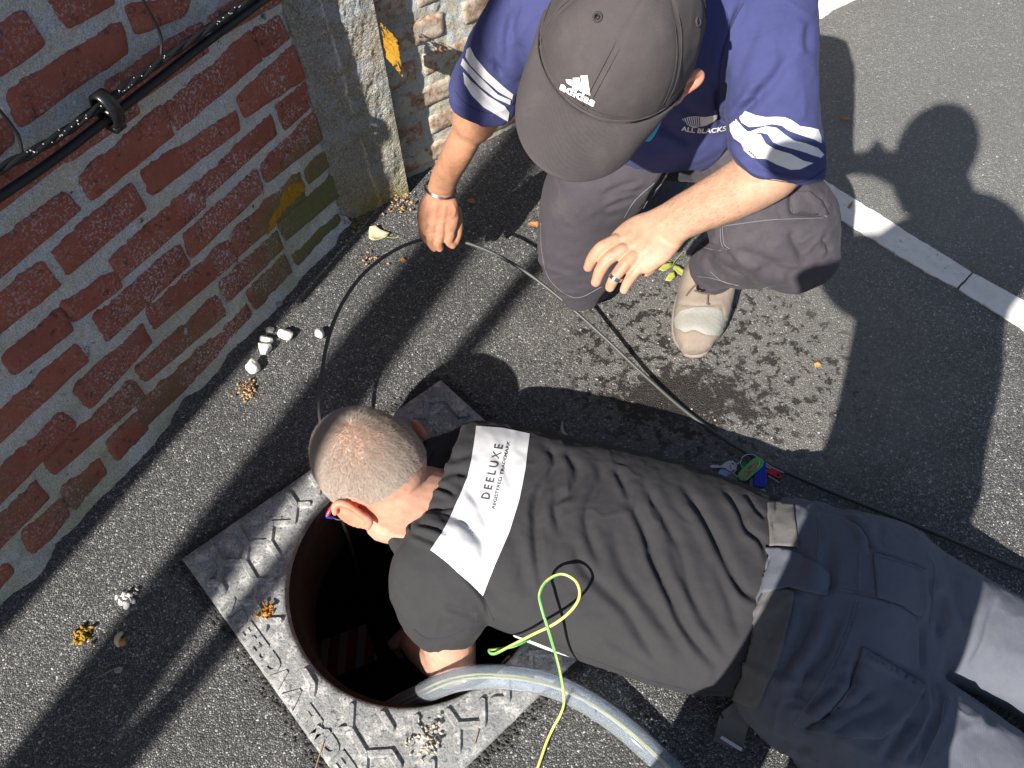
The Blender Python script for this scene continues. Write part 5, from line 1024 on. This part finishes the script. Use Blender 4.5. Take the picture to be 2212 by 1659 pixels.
# red and white packet and a beam down in the shaft
b = B(); c = at(748, 1412, -.75); b.add(box(c, (.075, .03, 0), (-.02, .05, .01), (0, 0, .02))); M_CARD = Mt('faded red and white carton', .8); w = M_CARD.n('ShaderNodeTexWave'); w.inputs['Scale'].default_value = 6; M_CARD.l(M_CARD.co, w.inputs['Vector']); M_CARD.col(M_CARD.ramp(w.outputs['Fac'], [(.55, (.30, .04, .035)), (.6, (.40, .30, .28))], 'CONSTANT'))
tag(link('carton', b.mesh('carton', False), M_CARD.m), 'small red and white carton lying deep in the dark shaft', 'carton')
b = B(); b.add(ptube([(640, 1260, -.35), (760, 1150, -.35), (900, 1050, -.35)], .03)); tag(link('duct_pipe', b.mesh('duct'), M_SHAFT), 'dim brown duct crossing inside the manhole shaft', 'pipe')

# ================================================================== SMALL THINGS ON THE GROUND
def rock(px, py, rx, ry, rz, seed, m, name, label, cat, group=None, flat=0, z0=0, ang=0):
    bm = bmesh.new(); bmesh.ops.create_icosphere(bm, subdivisions=4, radius=1); V = np.array([v.co[:] for v in bm.verts]); F = [[v.index for v in f.verts] for f in bm.faces]; bm.free()
    D_ = RS.normal(0, 1, (9, 3)); D_ /= np.linalg.norm(D_, axis=1)[:, None]; 
    for d_ in D_: k = RS.uniform(.62, .9); q = V@d_; V = V-np.outer(np.maximum(q-k, 0)*.85, d_)
    V = V*(1+.10*fbm(V+seed*5, 1.6, 4, seed))[:, None]; c_, s_ = math.cos(ang), math.sin(ang); X = V*np.array([rx, ry, rz]); X = np.c_[X[:, 0]*c_-X[:, 1]*s_, X[:, 0]*s_+X[:, 1]*c_, X[:, 2]]
    return tag(link(name, mesh(name, X+at(px, py, 0)+np.array([0, 0, rz*.8+z0]), F), m), label, cat, group)
g = 'white stones by the wall'
rock(619, 728, .026, .015, .016, 1, M_STONE, 'stone', 'oblong white stone with a dark shadow, right of the stone heap by the wall', 'stone', g, ang=-.4)
rock(575, 758, .021, .019, .017, 2, M_STONE, 'stone', 'angular faceted white stone in the middle of the row beside the wall', 'stone', g)
rock(578, 738, .018, .012, .012, 3, M_STONE, 'stone', 'pale white stone just above the angular one, by the wall', 'stone', g, ang=-.3)
rock(551, 798, .020, .020, .018, 4, M_STONE, 'stone', 'round white stone lowest in the row beside the wall', 'stone', g)
rock(692, 726, .014, .016, .014, 5, M_STONE, 'stone', 'white stone lying under the black cable', 'stone', g)
rock(584, 716, .012, .010, .008, 6, M_GSTONE, 'stone', 'small pinkish grey stone at the wall foot above the white ones', 'stone'); rock(605, 660, .009, .009, .006, 7, M_GSTONE, 'stone', 'flat grey stone chip at the wall foot, farthest up the wall', 'stone')
rock(256, 1447, .009, .007, .003, 8, M_GSTONE, 'stone', 'flat pale stone chip in the pole shadow at lower left', 'stone')
def clump(name, px, py, n, spread, r, m, label, cat, z0=0, ms=None):
    b = B(); c = at(px, py, 0)
    for k in range(n):
        p = c+np.array([RS.normal(0, spread), RS.normal(0, spread), z0+abs(RS.normal(0, spread*.5))+r*.6]); b.add(ell(p, np.array([r*RS.uniform(.5, 1.3), RS.normal(0, r*.4), 0]), np.array([RS.normal(0, r*.4), r*RS.uniform(.5, 1.2), 0]), np.array([0, RS.normal(0, r*.3), r*RS.uniform(.4, 1)]), 8))
    return tag(link(name, b.mesh(name), m), label, cat)
clump('white_lump', 275, 1299, 26, .0085, .006, M_STONE, 'crumbly white lump of chalk at the lower left', 'chalk')
M_MOSSY = plain('yellow green moss', (.33, .20, .03), .9, .4, 150, .8, .001); M_ORG = plain('rusty orange moss', (.45, .20, .03), .9, .4, 150, .8, .001); M_DRY = plain('dry tan litter', (.42, .26, .13), .9, .35, 120, .5, .001)
clump('moss_clump', 184, 1373, 46, .009, .0048, M_MOSSY, 'yellow and orange tuft of moss on the asphalt at lower left', 'moss'); clump('moss_clump', 580, 1327, 40, .009, .004, M_ORG, 'orange moss tuft on the iron manhole frame', 'moss', .013)
clump('bark_crumbs', 536, 845, 46, .015, .0038, M_DRY, 'scatter of tan bark crumbs below the white stones', 'litter'); clump('grit_pile', 925, 1600, 70, .018, .0032, plain('sandy grit', (.5, .44, .35), .9, .3, 100, .5), 'little heap of sandy grit on the manhole frame', 'grit', .013)
for i, (x, y, n_, s_, mm) in enumerate(((860, 445, 60, .03, M_DRY), (800, 560, 14, .02, M_DRY), (770, 490, 30, .02, M_MOSSY))): clump('leaf_litter', x, y, n_, s_, .0035, mm, ['tan crumbs of litter at the foot of the concrete post', 'few tan crumbs below the pale leaf', 'greenish crumbs at the corner of wall and post'][i], 'litter')
def leaf(pts, m, label, z=.004, curl=.012, name='leaf', cat='leaf', group=None, th=.0006):
    P = np.array([at(x, y, z) for x, y in pts]); c = P.mean(0); a = unit(P[len(P)//2]-P[0]); s_ = np.cross(a, [0, 0, 1.]); V = []; n = len(P)
    for k in (1.0, .55): V += [c+(p-c)*k+np.array([0, 0, curl*(abs((p-c)@s_)/.02)**1.5*k*k+RS.uniform(0, .0015)]) for p in P]
    V.append(c); F = [(i, (i+1) % n, n+(i+1) % n, n+i) for i in range(n)]+[(n+i, n+(i+1) % n, 2*n) for i in range(n)]
    o = link(name, mesh(name, V, F), m); s = o.modifiers.new('s', 'SOLIDIFY'); s.thickness = th; return tag(o, label, cat, group)
M_LF = plain('pale dry leaf', (.66, .56, .34), .8, .15, 40, .5, .001); M_LO = plain('orange brown leaf', (.46, .20, .08), .8, .2, 60, .5, .001); M_LG = plain('yellow green leaf', (.40, .42, .10), .7, .25, 30, .5, .001)
leaf([(797, 502), (800, 495), (812, 494), (824, 500), (842, 505), (833, 514), (822, 524), (808, 530), (798, 520)], M_LF, 'pale cream dry leaf by the foot of the concrete post', .004, .008)
b = B(); b.add(ptube([(835, 512, .004), (850, 514, .004), (862, 512, .003)], .0008, nt=6)); tag(link('leaf_stalk', b.mesh('stalk'), M_LG), 'thin green stalk beside the pale leaf', 'stalk')
leaf([(1140, 483), (1148, 480), (1163, 481), (1166, 490), (1152, 491), (1143, 488)], M_LO, 'orange brown leaf beside the kneeling man\'s knee'); leaf([(862, 560), (872, 558), (880, 565), (870, 570)], M_LO, 'small brown leaf scrap below the hand'); leaf([(1010, 432), (1022, 430), (1028, 438), (1016, 442)], M_LO, 'small brown leaf scrap right of the bracelet hand')
leaf([(1757, 786), (1766, 783), (1775, 788), (1772, 795), (1760, 794)], plain('tan leaf', (.5, .3, .1), .8, .2, 60, .5), 'tiny tan curled leaf on the dusty asphalt right of the shoe'); leaf([(1812, 255), (1830, 254), (1840, 258), (1824, 262)], M_LO, 'thin orange leaf on the sunlit asphalt by the shoulder shadow')
leaf([(1830, 448), (1836, 440), (1842, 436), (1840, 446), (1834, 452)], M_LO, 'brown leaf scrap in the gap of the arm shadow')
leaf([(1213, 912), (1216, 908), (1217, 925), (1222, 938), (1228, 944), (1216, 942), (1210, 928)], plain('grey green leaf', (.40, .44, .36), .8, .1, 60, .4), 'slender grey green leaf in the shadow above the t-shirt')
sp = thing('leaf_sprig', 'wilted yellow green leaf sprig beside the tan shoe', 'sprig')
for P_ in ([(1421, 582), (1430, 572), (1452, 568), (1450, 578), (1432, 588)], [(1436, 607), (1445, 592), (1457, 586), (1458, 600), (1448, 608)], [(1455, 572), (1466, 576), (1482, 590), (1478, 600), (1464, 592), (1454, 582)]):
    o = leaf(P_, M_LG, None, .012, .006, cat=None); o.parent = sp
b = B(); b.add(ptube([(1452, 575, .012), (1458, 564, .010), (1475, 545, .006)], .0012, nt=6)); link('stem', b.mesh('stem'), M_LG, sp)
nut = thing('nut_husk', 'curled cream and brown nut husk on the asphalt at lower left', 'husk')
b = B(); b.add(ptube([(262, 1368, .006), (255, 1376, .010), (253, 1386, .010), (256, 1394, .008)], [.004, .006, .006, .004], nt=10)); link('shell', b.mesh('shell'), M_LF, nut); b = B(); b.add(ell(at(264, 1388, .007), (.009, 0, 0), (0, .008, 0), (0, 0, .007), 14)); link('kernel', b.mesh('kernel'), M_LO, nut)
for i, L in enumerate(([(210, 1464), (232, 1452), (252, 1443)], [(1030, 1555), (1032, 1580), (1024, 1610)], [(700, 1600), (690, 1632), (682, 1658)], [(1730, 1115), (1745, 1108), (1760, 1098)])):
    b = B(); b.add(ptube([(*p, .004 if i in (0, 3) else .018) for p in L], .001, nt=6)); tag(link('twig', b.mesh('twig'), M_DRY), ['thin dry twig by the pale chip at lower left', 'dry stem lying over the right edge of the manhole frame', 'brown pine needle on the frame lettering', 'faint dry grass blade in the shadow near the keys'][i], 'twig')
# loose pale grains scattered over the asphalt
b = B()
for k in range(1100):
    x, y = RS.uniform(-1.3, 1.9), RS.uniform(.15, 3.0); 
    if (np.array([x, y])-WB[:2])@WN[:2] < .02 or np.linalg.norm(np.array([x, y])-CH) < .5: continue
    r = RS.uniform(.0009, .0028)**1.0; b.add(ell(np.array([x, y, r*.3]), np.array([r*1.3, RS.normal(0, r*.3), 0]), np.array([0, r, 0]), np.array([0, 0, r*.7]), 6))
tag(link('loose_grit', b.mesh('grit', False), plain('pale grit on road', (.42, .40, .37), .85, .3, 40, 0)), kind='stuff')
# dark gravelly seam round the frame
b = B()
for k in range(2600):
    i = k % 4; cs = [CW, CS, CE, CN]; a, c = cs[i], cs[(i+1) % 4]; e = unit(c-a); nn = np.array([e[1], -e[0]]); nn *= np.sign(nn@((a+c)/2-CH)); p = a+(c-a)*RS.rand()+nn*abs(RS.normal(0, .011)); r = RS.uniform(.0015, .0045)
    b.add(ell(np.array([*p, r*.4]), np.array([r*1.2, RS.normal(0, r*.3), 0]), np.array([RS.normal(0, r*.3), r, 0]), np.array([0, 0, r*.9]), 6))
tag(link('loose_gravel', b.mesh('gravel', False), plain('dark road gravel', (.055, .052, .05), .8, .6, 40, .3)), kind='stuff')
# keys
K = lambda L: [(1504+.1*x, 956.7+.1*y) for x, y in L]
kr = thing('key_bunch', 'bunch of keys with green, blue and red tags lying in the shadow by the t-shirt', 'keys')
def flat(name, L, z, th, m, bev=.0006, hole=None):
    P = [at(x, y, z)[:2] for x, y in catmull(K(L+[L[0]]), len(L)*5)[:-1]]; n = len(P); V = [(*p, z) for p in P]+[(*p, z+th) for p in P]; c = np.mean(P, 0)
    V += [(*(c+(np.array(p)-c)*.93), z+th+bev) for p in P]; F = [(i, (i+1) % n, n+(i+1) % n, n+i) for i in range(n)]+[(n+i, n+(i+1) % n, 2*n+(i+1) % n, 2*n+i) for i in range(n)]+[tuple(2*n+i for i in range(n))]
    me = mesh(name, V, F, False); bm = bmesh.new(); bm.from_mesh(me); bmesh.ops.triangulate(bm, faces=[f for f in bm.faces if len(f.verts) > 4]); bm.normal_update(); bm.to_mesh(me); bm.free(); return link(name, me, m, kr)
pl = lambda n, c, r=.35: plain(n, c, r, .1, 80, 0, spec=.5)
M_KS = pl('satin key metal', (.62, .60, .62), .35); M_KB = pl('brown key metal', (.22, .17, .12), .4); M_GT = pl('green tag plastic', (.12, .50, .10)); M_GT2 = pl('dark green tag plastic', (.01, .22, .07)); M_BT = pl('blue tag plastic', (.01, .03, .42)); M_RT = pl('red tag plastic', (.50, .02, .03)); M_PB = pl('pale blue key head', (.33, .48, .72)); M_GB = pl('grey blue tag', (.12, .16, .24)); M_PAP = pl('brown paper label', (.42, .28, .14), .8)
flat('key_head', [(470, 650), (520, 580), (620, 575), (760, 620), (800, 660), (700, 690), (650, 760), (630, 825), (540, 825), (470, 770)], .006, .002, M_PB); flat('key_hole', [(515, 760), (540, 730), (575, 740), (588, 770), (570, 795), (530, 795)], .0087, .0003, M_BLACK, 0)
flat('key', [(300, 508), (350, 485), (400, 500), (440, 482), (480, 505), (540, 495), (620, 430), (700, 395), (780, 400), (850, 450), (870, 520), (830, 590), (760, 622), (680, 600), (610, 548), (460, 545), (325, 545)], .011, .002, M_KS); flat('key_slot', [(740, 440), (780, 430), (830, 465), (770, 460)], .0137, .0003, M_BLACK, 0)
flat('tag', [(970, 500), (1000, 420), (1090, 440), (1100, 480), (960, 590)], .006, .003, M_GT2); flat('tag', [(1140, 800), (1240, 760), (1310, 900), (1330, 1090), (1270, 1180), (1160, 1150), (1135, 950)], .004, .003, M_GB)
flat('tag', [(1242, 660), (1300, 600), (1380, 500), (1470, 430), (1505, 480), (1505, 700), (1505, 900), (1460, 958), (1290, 958), (1242, 920)], .008, .004, M_BT)
flat('tag', [(890, 700), (960, 600), (1100, 470), (1240, 350), (1340, 330), (1440, 400), (1430, 510), (1370, 575), (1220, 700), (1080, 822), (940, 810)], .013, .004, M_GT); flat('paper_label', [(975, 690), (1120, 560), (1250, 430), (1345, 440), (1330, 525), (1200, 640), (1070, 772), (1000, 760)], .0177, .0003, M_PAP, 0)
for a, c in (((1040, 640), (1190, 510)), ((1110, 560), (1200, 480)), ((1080, 720), (1160, 650)), ((1150, 640), (1290, 540))):
    b = B(); b.add(ptube([(*K([a])[0], .0184), (*K([((a[0]+c[0])/2+8, (a[1]+c[1])/2-10)])[0], .0184), (*K([c])[0], .0184)], .00045, nt=5)); link('pen_stroke', b.mesh('stroke'), M_PRINT, kr)
flat('tag', [(1505, 560), (1590, 545), (1740, 610), (1830, 700), (1850, 750), (1790, 780), (1720, 760), (1600, 700), (1500, 640)], .007, .003, M_RT); flat('tag_hole', [(1740, 680), (1770, 665), (1810, 700), (1800, 725), (1760, 720)], .0103, .0003, M_BLACK, 0)
flat('key_head', [(650, 780), (680, 710), (765, 680), (850, 710), (885, 790), (850, 870), (800, 905), (795, 1000), (730, 1020), (715, 920), (670, 870)], .009, .002, M_KB); flat('key', [(1380, 1060), (1440, 1010), (1510, 1070), (1550, 1180), (1450, 1180), (1390, 1120)], .008, .002, M_KS)
for L, z in (([(1500, 500), (1600, 548)], .012), ([(1560, 715), (1670, 780), (1785, 850)], .008), ([(870, 930), (900, 830)], .01), ([(800, 670), (840, 600), (870, 570)], .013), ([(820, 680), (960, 780)], .015), ([(830, 460), (900, 445), (975, 380)], .014), ([(1345, 1020), (1410, 1010)], .014), ([(1440, 400), (1660, 540), (1880, 640)], .010)):
    b = B(); b.add(ptube([(*p, z) for p in K(L)], .0012, nt=6)); link('key_blade', b.mesh('blade'), M_KS, kr)
for (cx, cy, rx, ry, z) in ((1160, 420, 205, 175, .018), (800, 500, 60, 90, .015)):
    for dz in (0, .0016): b = B(); b.add(ptube([(*K([(cx+rx*math.cos(t), cy+ry*math.sin(t))])[0], z+dz+.003*math.sin(t*2)) for t in np.linspace(0, 6.283, 25)], .0008, nr=60, nt=6, caps=False)); link('split_ring', b.mesh('ring'), M_STEEL, kr)
